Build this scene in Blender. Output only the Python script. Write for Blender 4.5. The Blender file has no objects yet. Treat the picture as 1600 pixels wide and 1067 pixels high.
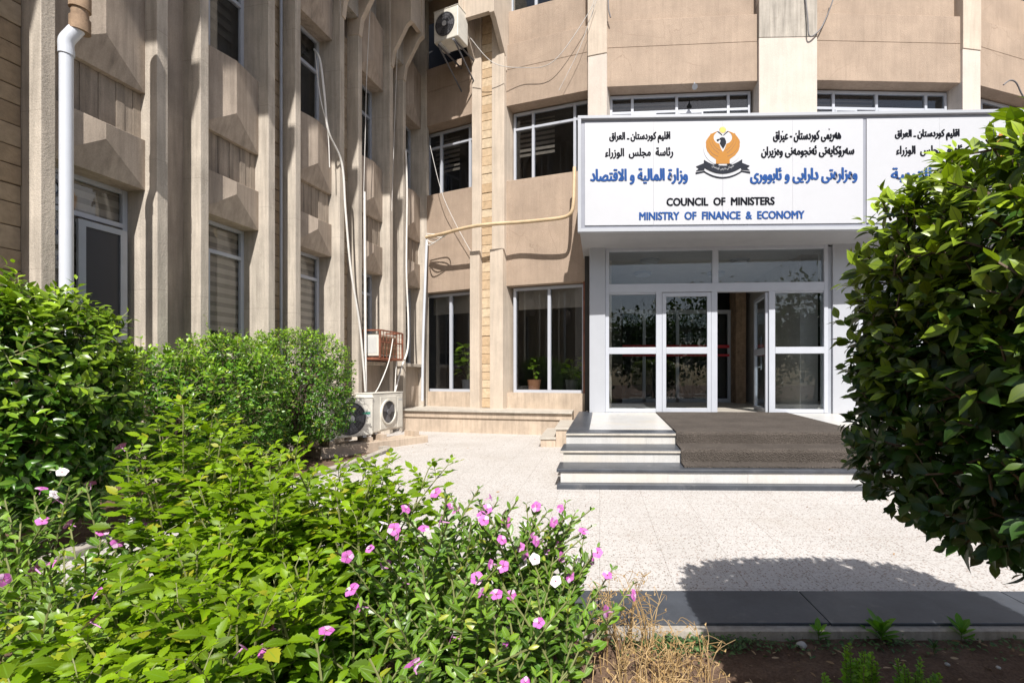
import bpy, math, random
import numpy as np
from mathutils import Vector, Matrix
random.seed(7)
rng = np.random.default_rng(11)
S = bpy.context.scene
COL = S.collection
R = math.radians
EYE = 1.12
F = 700.0

# ------------------------------------------------------------------ camera, sky, sun, exposure
cam = bpy.data.cameras.new('camera')
cam_o = bpy.data.objects.new('camera', cam); COL.objects.link(cam_o)
cam_o.location = (0, 0, EYE); cam_o.rotation_euler = (R(90), 0, 0)
cam.sensor_width = 36; cam.lens = 36 * F / 1600
cam.shift_x = (800 - 920) / 1600; cam.shift_y = (590 - 533.5) / 1600
cam.clip_start = 0.02; cam.clip_end = 500
S.camera = cam_o
LIGHT = Vector((-0.18, 1.0, -1.19)).normalized()      # the way the sunlight travels
ELEV = math.asin(-LIGHT.z); TO = -LIGHT
w = bpy.data.worlds.new('World'); S.world = w; w.use_nodes = True
nt = w.node_tree; nt.nodes.clear()
sky = nt.nodes.new('ShaderNodeTexSky'); sky.sky_type = 'NISHITA'; sky.sun_disc = False
sky.sun_elevation = ELEV; sky.sun_rotation = math.atan2(TO.x, TO.y)
sky.dust_density = 2.0
bg = nt.nodes.new('ShaderNodeBackground'); bg.inputs[1].default_value = 0.085
ow = nt.nodes.new('ShaderNodeOutputWorld')
nt.links.new(sky.outputs[0], bg.inputs[0]); nt.links.new(bg.outputs[0], ow.inputs[0])
sun = bpy.data.lights.new('sun', 'SUN'); sun.energy = 5.0; sun.angle = R(0.5); sun.color = (1, 0.96, 0.91)
so = bpy.data.objects.new('sun', sun); COL.objects.link(so)
so.rotation_euler = LIGHT.to_track_quat('-Z', 'Y').to_euler(); so.location = (3, -10, 14)
S.view_settings.view_transform = 'Standard'; S.view_settings.look = 'None'
S.view_settings.exposure = 0.56; S.view_settings.gamma = 1; S.view_settings.use_curve_mapping = False
S.cycles.max_bounces = 8; S.cycles.transparent_max_bounces = 16; S.cycles.diffuse_bounces = 4
S.cycles.use_denoising = True

# ------------------------------------------------------------------ materials
class NB:
    def __init__(s, name):
        s.m = bpy.data.materials.new(name); s.m.use_nodes = True; s.t = s.m.node_tree; s.t.nodes.clear()
        s.out = s.n('ShaderNodeOutputMaterial'); s.b = s.n('ShaderNodeBsdfPrincipled')
        s.l(s.b.outputs[0], s.out.inputs[0])
        s.pos = s.n('ShaderNodeNewGeometry')
    def n(s, t, **k):
        x = s.t.nodes.new(t)
        for a, v in k.items(): setattr(x, a, v)
        return x
    def l(s, a, b): s.t.links.new(a, b)
    def vec(s, scale=(1, 1, 1), rot=(0, 0, 0)):
        mp = s.n('ShaderNodeMapping'); mp.inputs['Scale'].default_value = scale; mp.inputs['Rotation'].default_value = rot
        s.l(s.pos.outputs['Position'], mp.inputs[0]); return mp.outputs[0]
    def noise(s, scale, detail=5, vec=None, rough=.6):
        x = s.n('ShaderNodeTexNoise'); x.inputs['Scale'].default_value = scale; x.inputs['Detail'].default_value = detail
        x.inputs['Roughness'].default_value = rough
        s.l(vec if vec else s.pos.outputs['Position'], x.inputs['Vector']); return x.outputs[0]
    def ramp(s, fac, stops):
        x = s.n('ShaderNodeValToRGB'); e = x.color_ramp.elements
        while len(e) < len(stops): e.new(.5)
        for q, (p, c) in zip(e, stops):
            q.position = p; q.color = (c, c, c, 1) if isinstance(c, (int, float)) else (*c, 1)
        s.l(fac, x.inputs[0]); return x.outputs[0]
    def mix(s, a, b, fac, mode='MIX'):
        x = s.n('ShaderNodeMix', data_type='RGBA', blend_type=mode)
        for sock, v in ((x.inputs[0], fac), (x.inputs[6], a), (x.inputs[7], b)):
            if hasattr(v, 'links') or hasattr(v, 'is_output'): s.l(v, sock)
            elif isinstance(v, (int, float)): sock.default_value = v
            else: sock.default_value = (*v, 1)
        return x.outputs[2]
    def color(s, c):
        if hasattr(c, 'is_output'): s.l(c, s.b.inputs['Base Color'])
        else: s.b.inputs['Base Color'].default_value = (*c, 1)
    def bump(s, h, strength=.3, dist=.01):
        x = s.n('ShaderNodeBump'); x.inputs['Strength'].default_value = strength; x.inputs['Distance'].default_value = dist
        s.l(h, x.inputs['Height']); s.l(x.outputs[0], s.b.inputs['Normal'])
    def set(s, rough=.6, spec=None, metal=0):
        s.b.inputs['Roughness'].default_value = rough; s.b.inputs['Metallic'].default_value = metal
        if spec is not None: s.b.inputs['Specular IOR Level'].default_value = spec
        return s.m

def mottled(name, c, var=.25, scale=2.5, streak=.3, rough=.85, bump=.25, bs=60, stain=None, warm=None, spec=.25, crack=False, joint=0):
    b = NB(name)
    big = b.ramp(b.noise(scale, 6), [(.3, 1 - var), (.7, 1 + var * .6)])
    st = b.ramp(b.noise(3.2, 5, b.vec((5, 5, .35))), [(.35, 1 - streak), (.62, 1.0)])
    fine = b.ramp(b.noise(bs * 1.3, 3), [(.3, .9), (.7, 1.06)])
    x = b.mix(c, big, 1, 'MULTIPLY'); x = b.mix(x, st, 1, 'MULTIPLY'); x = b.mix(x, fine, 1, 'MULTIPLY')
    if warm: x = b.mix(x, warm, b.ramp(b.noise(1.3, 4), [(.45, 0), (.7, .6)]))
    if stain:
        x = b.mix(x, stain, b.ramp(b.noise(7, 8, None, .72), [(.58, 0), (.74, .6)]))
    drip = b.ramp(b.noise(16, 4, b.vec((1, 1, .05))), [(.56, 1), (.74, 1 - streak)])
    x = b.mix(x, drip, 1, 'MULTIPLY')
    if crack:
        v = b.n('ShaderNodeTexVoronoi', feature='DISTANCE_TO_EDGE'); v.inputs['Scale'].default_value = 1.7
        wv = b.mix(b.vec((1, 1, .8)), b.noise(3.5, 6), .16); b.l(wv, v.inputs['Vector'])
        ln = b.ramp(v.outputs['Distance'], [(0, .55), (.007, 0)]); mk = b.ramp(b.noise(.8, 3), [(.48, 0), (.58, 1)])
        x = b.mix(x, (.2, .14, .1), b.mix(ln, mk, 1, 'MULTIPLY'))
    if joint:
        sp = b.n('ShaderNodeSeparateXYZ'); b.l(b.pos.outputs['Position'], sp.inputs[0])
        f = b.n('ShaderNodeMath', operation='MULTIPLY_ADD'); b.l(sp.outputs[2], f.inputs[0]); f.inputs[1].default_value = 1 / joint; f.inputs[2].default_value = .53
        fr_ = b.n('ShaderNodeMath', operation='FRACT'); b.l(f.outputs[0], fr_.inputs[0])
        x = b.mix(x, (.2, .17, .14), b.ramp(fr_.outputs[0], [(.0, .5), (.008, 0)]))
    b.color(x); b.bump(b.noise(bs, 6), bump, .012)
    return b.set(rough, spec)

def plain(name, c, rough=.5, metal=0, spec=None, var=.06, bump=0, bs=40):
    b = NB(name)
    b.color(b.mix(c, b.ramp(b.noise(5, 4), [(.3, 1 - var), (.7, 1 + var)]), 1, 'MULTIPLY'))
    if bump: b.bump(b.noise(bs, 4), bump, .006)
    return b.set(rough, spec, metal)

def island(name, stops, rough=.8, bump=.3, bs=50, spec=.25):
    b = NB(name)
    c = b.ramp(b.pos.outputs['Random Per Island'], stops)
    c = b.mix(c, b.ramp(b.noise(14, 6), [(.3, .78), (.7, 1.1)]), 1, 'MULTIPLY')
    b.color(c); b.bump(b.noise(bs, 6), bump, .01); return b.set(rough, spec)

def glass_mat(name, tint=(.8, .84, .86), refl=1.0, ior=1.55):
    m = bpy.data.materials.new(name); m.use_nodes = True; t = m.node_tree; t.nodes.clear()
    o = t.nodes.new('ShaderNodeOutputMaterial'); mx = t.nodes.new('ShaderNodeMixShader')
    tr = t.nodes.new('ShaderNodeBsdfTransparent'); tr.inputs[0].default_value = (*tint, 1)
    gl = t.nodes.new('ShaderNodeBsdfGlossy'); gl.inputs['Roughness'].default_value = .0
    gl.inputs[0].default_value = (.95, .97, 1, 1)
    fr = t.nodes.new('ShaderNodeFresnel'); fr.inputs[0].default_value = ior
    ge = t.nodes.new('ShaderNodeNewGeometry'); mr = t.nodes.new('ShaderNodeMapRange')
    mr.inputs['To Min'].default_value = ior; mr.inputs['To Max'].default_value = 1 / ior
    t.links.new(ge.outputs['Backfacing'], mr.inputs['Value']); t.links.new(mr.outputs[0], fr.inputs[0])
    mu = t.nodes.new('ShaderNodeMath'); mu.operation = 'MULTIPLY'; mu.inputs[1].default_value = refl; mu.use_clamp = True
    t.links.new(fr.outputs[0], mu.inputs[0]); t.links.new(mu.outputs[0], mx.inputs[0])
    t.links.new(tr.outputs[0], mx.inputs[1]); t.links.new(gl.outputs[0], mx.inputs[2]); t.links.new(mx.outputs[0], o.inputs[0])
    return m

def leaf_mat(name, old, young, yellow=None, rough=.38, trans=.35, vein=(.3, .42, .12), veinw=.06, spec=.5):
    b = NB(name)
    rnd = b.pos.outputs['Random Per Island']
    ag = b.n('ShaderNodeAttribute', attribute_name='age').outputs['Fac']
    vn = b.n('ShaderNodeAttribute', attribute_name='vein').outputs['Fac']
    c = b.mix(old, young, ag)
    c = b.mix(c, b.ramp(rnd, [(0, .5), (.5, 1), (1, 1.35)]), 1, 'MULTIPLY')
    if yellow: c = b.mix(c, yellow, b.ramp(rnd, [(.95, 0), (.965, .75)]))
    c = b.mix(c, vein, b.ramp(vn, [(0, .55), (veinw, .5), (veinw * 2.2, 0)]))
    b.color(c); b.set(rough, spec)
    tl = b.n('ShaderNodeBsdfTranslucent'); b.l(b.mix(c, (1.0, 1.15, .45), 1, 'MULTIPLY'), tl.inputs[0])
    mx = b.n('ShaderNodeMixShader'); mx.inputs[0].default_value = trans
    b.l(b.b.outputs[0], mx.inputs[1]); b.l(tl.outputs[0], mx.inputs[2]); b.l(mx.outputs[0], b.out.inputs[0])
    return b.m

M = {}
M['concrete'] = mottled('board_marked_concrete', (.53, .47, .395), .2, 2.0, .24, stain=(.29, .25, .205), joint=1.42, bump=.4)
M['concrete_grey'] = mottled('grey_concrete', (.44, .40, .345), .2, 2.5, .3, stain=(.24, .21, .17))
M['spandrel'] = mottled('tan_concrete', (.44, .365, .295), .18, 2.2, .24)
M['board'] = mottled('grooved_concrete', (.36, .30, .24), .2, 3, .35)
M['plaster'] = mottled('brown_plaster', (.40, .308, .235), .17, 1.6, .09, bump=.7, bs=75, stain=(.29, .21, .155), crack=True)
M['pilaster'] = mottled('pale_concrete', (.56, .475, .385), .14, 2.0, .12, stain=(.42, .36, .3))
M['paint'] = mottled('cream_paint', (.58, .515, .45), .08, 3, .06, bump=.3)
M['brick'] = island('stone_brick', [(0, (.47, .335, .205)), (.5, (.54, .41, .27)), (1, (.58, .47, .33))], .9, .5)
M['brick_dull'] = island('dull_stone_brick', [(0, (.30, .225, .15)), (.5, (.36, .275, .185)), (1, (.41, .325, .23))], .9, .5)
M['mortar'] = plain('dark_mortar', (.12, .09, .065), .95)
M['aluminium'] = plain('white_aluminium', (.43, .45, .495), .32, spec=.5, var=.03)
M['alu_grey'] = plain('grey_aluminium', (.33, .35, .39), .35, spec=.5)
M['panel'] = plain('white_composite_panel', (.385, .40, .43), .3, spec=.5, var=.02)
M['sign_white'] = plain('sign_sheet', (.455, .465, .49), .45, spec=.4, var=.015)
M['sign_grey'] = plain('sign_channel', (.25, .26, .30), .4)
M['soffit'] = plain('soffit_panel', (.36, .36, .37), .5, var=.05, bump=.05, bs=3)
M['glass'] = glass_mat('window_glass', (.93, .94, .94), .8)
M['glass_dark'] = glass_mat('tinted_glass', (.8, .82, .83), .9)
M['glass_door'] = glass_mat('door_glass', (.86, .89, .9), 1.1)
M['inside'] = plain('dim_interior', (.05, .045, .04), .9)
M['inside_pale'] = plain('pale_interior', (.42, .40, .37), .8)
M['black'] = plain('dark_void', (.015, .015, .016), .8)  # near-black in place of deep shade and unlit rooms
M['blind'] = plain('blind_fabric', (.38, .325, .27), .9)
M['blind_dark'] = plain('blind_band', (.235, .195, .16), .9)
M['red'] = plain('red_stripe', (.5, .02, .03), .5)
M['rust'] = mottled('rusty_steel', (.26, .10, .06), .4, 9, .2, rough=.8)
M['clay'] = mottled('old_clay_pipe', (.36, .25, .165), .35, 9, .2, stain=(.2, .14, .1))
M['pvc'] = plain('white_plastic_pipe', (.55, .575, .62), .3, spec=.5, var=.03)
M['tape'] = plain('wrapped_pipe_insulation', (.68, .66, .62), .6, var=.12, bump=.4, bs=45)
M['tan_cable'] = plain('tan_pipe_insulation', (.56, .42, .26), .6, var=.15, bump=.4, bs=45)
M['wire'] = plain('grey_wire', (.16, .15, .15), .6)
M['wire_pale'] = plain('pale_wire', (.55, .53, .5), .6)
M['ac'] = plain('off_white_casing', (.60, .575, .51), .45, var=.14)
M['ac_dark'] = plain('dark_grille', (.03, .03, .035), .5)
M['ac_fan'] = plain('fan_plastic', (.10, .10, .11), .45)
M['ac_grey'] = plain('grey_hub', (.45, .46, .47), .5)
M['green_label'] = plain('green_label', (.05, .32, .20), .5)
M['ink'] = plain('black_ink', (.012, .013, .018), .9, spec=.05)
M['blue'] = plain('blue_ink', (.028, .08, .25), .9, spec=.05)
M['gold'] = plain('orange_gold', (.41, .195, .05), .8, spec=.1, var=.03)
M['gold_dark'] = plain('brown_line', (.19, .08, .02), .5)
M['sun_yellow'] = plain('sun_yellow', (.75, .48, .05), .5)
M['slate'] = plain('charcoal_ink', (.03, .033, .042), .9, spec=.05)
M['stone_tan'] = mottled('tan_limestone', (.52, .42, .325), .2, 3, .24, rough=.75, bump=.15, stain=(.36, .27, .19))
M['slab'] = mottled('weathered_marble_slab', (.50, .46, .40), .15, 4, .15, rough=.4, bump=.05)
M['marble'] = mottled('white_marble', (.54, .535, .52), .08, 3, .10, rough=.35, bump=.03, warm=(.6, .53, .42))
M['granite'] = mottled('dark_granite', (.062, .069, .082), .25, 5, .1, rough=.34, bump=.03, spec=.35, stain=(.13, .13, .135))
M['bark'] = mottled('bark', (.16, .12, .085), .35, 14, .3, bump=.8)
M['twig'] = plain('green_twig', (.16, .17, .06), .7)
M['dry'] = island('dry_stalk', [(0, (.30, .185, .075)), (.5, (.40, .27, .12)), (1, (.50, .36, .19))], .9, .1)
M['terracotta'] = plain('terracotta', (.42, .19, .10), .8, var=.12)
M['stone'] = mottled('pebble', (.5, .48, .45), .2, 20, .1)
M['litter'] = island('dry_leaf', [(0, (.20, .12, .06)), (.5, (.34, .22, .12)), (1, (.5, .38, .24))], .9, .2)

def mat_carpet():
    b = NB('brown_mat'); v = b.n('ShaderNodeTexVoronoi'); v.inputs['Scale'].default_value = 95
    b.l(b.pos.outputs['Position'], v.inputs['Vector'])
    c = b.mix((.05, .043, .037), (.108, .092, .079), b.ramp(v.outputs['Distance'], [(.1, 0), (.6, 1)]))
    c = b.mix(c, b.ramp(b.noise(2.5, 5), [(.3, .8), (.7, 1.15)]), 1, 'MULTIPLY')
    b.color(c); b.bump(v.outputs['Distance'], 1.0, .01); return b.set(.95, .1)
M['carpet'] = mat_carpet()

def mat_terrazzo():
    b = NB('terrazzo_tiles'); v = b.n('ShaderNodeTexVoronoi'); v.inputs['Scale'].default_value = 75
    b.l(b.pos.outputs['Position'], v.inputs['Vector'])
    v2 = b.n('ShaderNodeTexVoronoi'); v2.inputs['Scale'].default_value = 150
    b.l(b.pos.outputs['Position'], v2.inputs['Vector'])
    base = b.mix((.46, .437, .412), (.53, .508, .485), b.ramp(b.noise(1.1, 5), [(.3, 0), (.7, 1)]))
    cellr = b.n('ShaderNodeSeparateColor'); b.l(v.outputs['Color'], cellr.inputs[0])
    cell2 = b.n('ShaderNodeSeparateColor'); b.l(v2.outputs['Color'], cell2.inputs[0])
    small = b.n('ShaderNodeMath', operation='LESS_THAN'); b.l(v.outputs['Distance'], small.inputs[0]); small.inputs[1].default_value = .42
    pick = b.n('ShaderNodeMath', operation='GREATER_THAN'); b.l(cellr.outputs[0], pick.inputs[0]); pick.inputs[1].default_value = .70
    mk = b.n('ShaderNodeMath', operation='MULTIPLY'); b.l(small.outputs[0], mk.inputs[0]); b.l(pick.outputs[0], mk.inputs[1])
    c = b.mix(base, b.mix((.16, .135, .115), (.34, .25, .2), cellr.outputs[1]), mk.outputs[0])
    c = b.mix(c, (.30, .265, .24), b.ramp(cell2.outputs[0], [(.74, 0), (.80, .6)]))
    br = b.n('ShaderNodeTexBrick'); br.offset = 0; br.inputs['Scale'].default_value = 1
    br.inputs['Mortar Size'].default_value = .003; br.inputs['Brick Width'].default_value = .4; br.inputs['Row Height'].default_value = .4
    br.inputs['Color1'].default_value = (1, 1, 1, 1); br.inputs['Color2'].default_value = (.965, .965, .96, 1); br.inputs['Mortar'].default_value = (.72, .70, .68, 1)
    br.inputs['Mortar Smooth'].default_value = .3
    b.l(b.vec((1, 1, 1), (0, 0, R(1.4))), br.inputs['Vector'])
    c = b.mix(c, br.outputs['Color'], 1, 'MULTIPLY')
    c = b.mix(c, (.34, .29, .24), b.ramp(b.noise(.9, 8, None, .7), [(.53, 0), (.75, .42)]))
    b.color(c); b.bump(b.noise(120, 3), .12, .004); return b.set(.7, .25)
M['terrazzo'] = mat_terrazzo()

def mat_soil():
    b = NB('soil')
    c = b.mix((.105, .066, .045), (.20, .135, .095), b.ramp(b.noise(6, 8), [(.35, 0), (.7, 1)]))
    c = b.mix(c, b.ramp(b.noise(90, 4), [(.3, .7), (.7, 1.2)]), 1, 'MULTIPLY')
    b.color(c); b.bump(b.noise(38, 8), .8, .02); return b.set(.98, .1)
M['soil'] = mat_soil()
M['ficus'] = leaf_mat('glossy_hedge_leaf', (.055, .145, .012), (.29, .42, .02), None, .33, .28, (.11, .19, .04))
M['ficus_dark'] = leaf_mat('dark_hedge_leaf', (.032, .08, .010), (.30, .40, .02), None, .36, .22, (.05, .09, .02))
M['hedge'] = leaf_mat('small_hedge_leaf', (.065, .18, .012), (.27, .44, .02), (.34, .34, .03), .35, .3, (.15, .25, .06))
M['bright'] = leaf_mat('bright_serrated_leaf', (.075, .165, .004), (.25, .385, .006), (.42, .38, .03), .45, .45, (.2, .36, .04), .05, .35)
M['vinca'] = leaf_mat('periwinkle_leaf', (.06, .15, .016), (.19, .32, .025), (.38, .38, .03), .36, .3, (.30, .42, .18), .08)
M['petal'] = island('pink_petal', [(0, (.40, .065, .33)), (.55, (.50, .13, .42)), (.85, (.58, .25, .52)), (1, (.66, .45, .62))], .6, 0)
M['petal_white'] = plain('white_petal', (.8, .72, .76), .6)
M['eye'] = plain('flower_eye', (.45, .02, .12), .6)
M['lime'] = leaf_mat('lime_leaf', (.11, .28, .02), (.22, .42, .03), None, .55, .4, (.2, .4, .05))
M['weed'] = leaf_mat('weed_leaf', (.045, .10, .03), (.09, .17, .05), None, .6, .3)
M['tree'] = leaf_mat('tree_leaf', (.03, .06, .012), (.06, .11, .02), None, .5, .25)

# ------------------------------------------------------------------ mesh helpers
class MB:
    """collects shapes in a local frame and links them as one mesh object"""
    def __init__(s, fr=None): s.v = []; s.f = []; s.fr = fr or (lambda a, b, c: (a, b, c))
    def poly(s, pts, faces):
        o = len(s.v); s.v += [s.fr(*p) for p in pts]; s.f += [tuple(i + o for i in f) for f in faces]; return s
    def box(s, a, b):
        (x0, y0, z0), (x1, y1, z1) = a, b
        if x0 > x1: x0, x1 = x1, x0
        if y0 > y1: y0, y1 = y1, y0
        if z0 > z1: z0, z1 = z1, z0
        return s.poly([(x0, y0, z0), (x1, y0, z0), (x1, y1, z0), (x0, y1, z0), (x0, y0, z1), (x1, y0, z1), (x1, y1, z1), (x0, y1, z1)],
                      [(0, 3, 2, 1), (4, 5, 6, 7), (0, 1, 5, 4), (1, 2, 6, 5), (2, 3, 7, 6), (3, 0, 4, 7)])
    def prism(s, pts, z0, z1):
        n = len(pts)
        return s.poly([(x, y, z0) for x, y in pts] + [(x, y, z1) for x, y in pts],
                      [tuple(range(n))[::-1], tuple(range(n, 2 * n))] + [(i, (i + 1) % n, n + (i + 1) % n, n + i) for i in range(n)])
    def side(s, pts, a0, a1):
        """profile in (n, z) pulled along the first axis"""
        n = len(pts)
        return s.poly([(a0, p, q) for p, q in pts] + [(a1, p, q) for p, q in pts],
                      [tuple(range(n)), tuple(range(n, 2 * n))[::-1]] + [(i, n + i, n + (i + 1) % n, (i + 1) % n) for i in range(n)])
    def front(s, pts, n0, n1):
        """outline in (u, z) given thickness from n0 to n1"""
        n = len(pts)
        return s.poly([(u, n0, z) for u, z in pts] + [(u, n1, z) for u, z in pts],
                      [tuple(range(n)), tuple(range(n, 2 * n))[::-1]] + [(i, n + i, n + (i + 1) % n, (i + 1) % n) for i in range(n)])
    def tube(s, pts, r, k=8, cap=True):
        P = [Vector(s.fr(*p)) for p in pts]; o = len(s.v); n = len(P)
        rr = r if isinstance(r, (list, tuple)) else [r] * n
        prev = None
        for i, p in enumerate(P):
            d = (P[min(i + 1, n - 1)] - P[max(i - 1, 0)])
            d = d.normalized() if d.length > 1e-9 else Vector((0, 0, 1))
            a = prev if prev else (Vector((1, 0, 0)) if abs(d.x) < .8 else Vector((0, 1, 0)))
            a = (a - d * a.dot(d)).normalized(); prev = a; b = d.cross(a)
            for j in range(k):
                t = 2 * math.pi * j / k; s.v.append(tuple(p + (a * math.cos(t) + b * math.sin(t)) * rr[i]))
        for i in range(n - 1):
            for j in range(k):
                s.f.append((o + i * k + j, o + i * k + (j + 1) % k, o + (i + 1) * k + (j + 1) % k, o + (i + 1) * k + j))
        if cap: s.f += [tuple(range(o, o + k))[::-1], tuple(range(o + (n - 1) * k, o + n * k))]
        return s
    def disc(s, c, axis, r, h, k=28, r2=None):
        """a drum (or ring when r2) centred at c along axis given in world space"""
        c = Vector(s.fr(*c)); d = Vector(axis).normalized()
        a = Vector((0, 0, 1)); a = (a - d * a.dot(d))
        a = a.normalized() if a.length > .1 else Vector((1, 0, 0)); b = d.cross(a)
        ring = lambda rad, hh: [tuple(c + d * hh + (a * math.cos(2 * math.pi * j / k) + b * math.sin(2 * math.pi * j / k)) * rad) for j in range(k)]
        o = len(s.v)
        if r2 is None:
            s.v += ring(r, 0) + ring(r, h)
            s.f += [tuple(range(o, o + k))[::-1], tuple(range(o + k, o + 2 * k))] + [(o + j, o + (j + 1) % k, o + k + (j + 1) % k, o + k + j) for j in range(k)]
        else:
            s.v += ring(r, 0) + ring(r, h) + ring(r2, h) + ring(r2, 0)
            for q in range(4):
                p0, p1 = o + q * k, o + ((q + 1) % 4) * k
                s.f += [(p0 + j, p0 + (j + 1) % k, p1 + (j + 1) % k, p1 + j) for j in range(k)]
        return s
    def build(s, name, m, parent=None, smooth=False, bevel=0):
        off = Vector(parent_loc(parent))
        me = bpy.data.meshes.new(name); me.from_pydata([tuple(Vector(v) - off) for v in s.v], [], s.f); me.materials.append(m)
        me.validate(); fix_normals(me)
        if smooth:
            me.polygons.foreach_set('use_smooth', [True] * len(me.polygons))
            me.set_sharp_from_angle(angle=R(35))
        return link(name, me, parent, bevel)

import bmesh
def fix_normals(me):
    bm = bmesh.new(); bm.from_mesh(me); bmesh.ops.recalc_face_normals(bm, faces=bm.faces); bm.to_mesh(me); bm.free()

LOC = {}
def parent_loc(p):
    return LOC.get(p.name, (0, 0, 0)) if p else (0, 0, 0)
def link(name, me, parent=None, bevel=0):
    o = bpy.data.objects.new(name, me); COL.objects.link(o)
    if parent: o.parent = parent
    LOC[o.name] = parent_loc(parent)
    if bevel:
        md = o.modifiers.new('bevel', 'BEVEL'); md.width = bevel; md.segments = 2; md.limit_method = 'ANGLE'; md.angle_limit = R(40)
    return o
def thing(name, label, cat, loc=(0, 0, 0), group=None):
    o = bpy.data.objects.new(name, None); COL.objects.link(o); o.location = loc; o.empty_display_size = .1
    LOC[o.name] = tuple(loc); return tag(o, label, cat, group)
def tag(o, label, cat, group=None):
    o['label'] = label; o['category'] = cat
    if group: o['group'] = group
    return o
def struct(o): o['kind'] = 'structure'; return o
def stuff(o): o['kind'] = 'stuff'; return o
def at(px, py, Y): return ((px - 920) * Y / F, Y, EYE + (590 - py) * Y / F)
def frame(ox, oy, dx, dy):
    l = math.hypot(dx, dy); dx /= l; dy /= l
    return lambda u, n, z: (ox + u * dx + n * dy, oy + u * dy - n * dx, z)
def curve_pts(P, n=8):
    P = [Vector(p) for p in P]; out = []
    for i in range(len(P) - 1):
        a, b, c, d = P[max(i - 1, 0)], P[i], P[i + 1], P[min(i + 2, len(P) - 1)]
        for k in range(n):
            t = k / n
            out.append(tuple(.5 * ((2 * b) + (c - a) * t + (2 * a - 5 * b + 4 * c - d) * t * t + (3 * b - a - 3 * c + d) * t ** 3)))
    out.append(tuple(P[-1])); return out

# ------------------------------------------------------------------ ground
def sheet(name, pts, z, m, sub=0):
    mb = MB(); mb.poly([(x, y, z) for x, y in pts], [tuple(range(len(pts)))]); return struct(mb.build(name, m))
sheet('ground', [(-60, -60), (60, -60), (60, 60), (-60, 60)], -.14, M['soil'])
# paved court: reaches the buildings and round the left planting bed
struct(MB().prism([(-3.18, 2.36), (14, 2.30), (14, 10), (-4.2, 10.6), (-5.2, 7.35), (-3.3, 7.15), (-3.0, 6.8), (-3.02, 5.4), (-3.16, 4.3), (-3.18, 3.2)], -.12, 0).build('pavement', M['terrazzo']))
# front planting bed
def soil_bed(name, x0, x1, y0, y1, nx, ny, z):
    mb = MB(); P = []
    for j in range(ny + 1):
        for i in range(nx + 1):
            P.append((x0 + (x1 - x0) * i / nx, y0 + (y1 - y0) * j / ny, z + rng.normal() * .006))
    return struct(mb.poly(P, [(j * (nx + 1) + i, j * (nx + 1) + i + 1, (j + 1) * (nx + 1) + i + 1, (j + 1) * (nx + 1) + i) for j in range(ny) for i in range(nx)]).build(name, M['soil'], smooth=True))
soil_bed('planting_soil', -3.3, 4.2, -.6, 2.06, 90, 40, -.045)
soil_bed('hedge_soil', -5.9, -3.12, 1.6, 7.3, 40, 60, -.03)
kb = MB()
for i in range(9):
    kb.box((-3.1 + i * 1.05, 2.045 - i * .003, -.1), (-3.1 + i * 1.05 + 1.046, 2.358 - i * .003, .006))
struct(kb.build('kerb', M['granite'], bevel=.004))
struct(MB().box((-3.1, 1.99, -.1), (6.4, 2.043, -.006)).build('kerb_footing', M['concrete_grey']))
lk = MB()
kp = curve_pts([(-3.25, 2.4, 0), (-3.25, 3.4, 0), (-3.22, 4.3, 0), (-3.09, 5.4, 0), (-3.08, 6.7, 0), (-3.3, 7.08, 0), (-4.2, 7.2, 0)], 5)
for a, b in zip(kp[:-1], kp[1:]):
    d = (Vector(b) - Vector(a)); L = d.length; fr = frame(a[0], a[1], d.x, d.y)
    q = MB(fr).box((.004, -.055, -.1), (L - .004, .055, .045)); o = len(lk.v); lk.v += q.v; lk.f += [tuple(i + o for i in f) for f in q.f]
struct(lk.build('bed_kerb', M['concrete_grey'], bevel=.006))

# ------------------------------------------------------------------ left wing
WU = Vector((.1758, .9844))
def W(s, n, z): return (-5.6 + WU.x * s + WU.y * n, WU.y * s - WU.x * n, z)
PITCH, OPEN, CR, CL, GAP = 1.384, .823, .11, .10, .351
B = [4.157 + PITCH * (i - 1) for i in range(0, 6)]
wing = thing('office_wing', 'shaded concrete wing with upright fins and narrow deep windows on the left', 'building', W(7, 0, 0))
def bricks(mb, s0, s1, n, z0, z1, h=.19, dep=.05):
    z = z0; i = 0
    while z < z1 - .02:
        t = min(z + h * random.uniform(.82, 1.12), z1)
        mb.box((s0, n - dep, z + .008), (s1, n + random.uniform(-.008, .008), t)); z = t; i += 1
def prow(mb, s0, s1, z0, z1, nc=-.16, nr=-.06, ha=.34, nb=-.5, drop=0):
    sm = (s0 + s1) / 2
    mb.poly([(s0, nc, z0), (s1, nc, z0), (sm, nr, z0 + ha), (s0, nc, z1), (s1, nc, z1), (sm, nr, z1 - drop), (s0, nb, z0), (s1, nb, z0), (s0, nb, z1), (s1, nb, z1)],
            [(0, 2, 5, 3), (2, 1, 4, 5), (0, 1, 2), (3, 5, 4, 9, 8), (0, 6, 7, 1), (0, 3, 8, 6), (1, 7, 9, 4), (6, 8, 9, 7)])
def zebra(mb, s0, s1, n, z0, z1, st=.085):
    z = z0
    while z < z1 - .01:
        mb.box((s0, n, z), (s1, n + .006, min(z + st * .55, z1))); z += st
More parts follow.
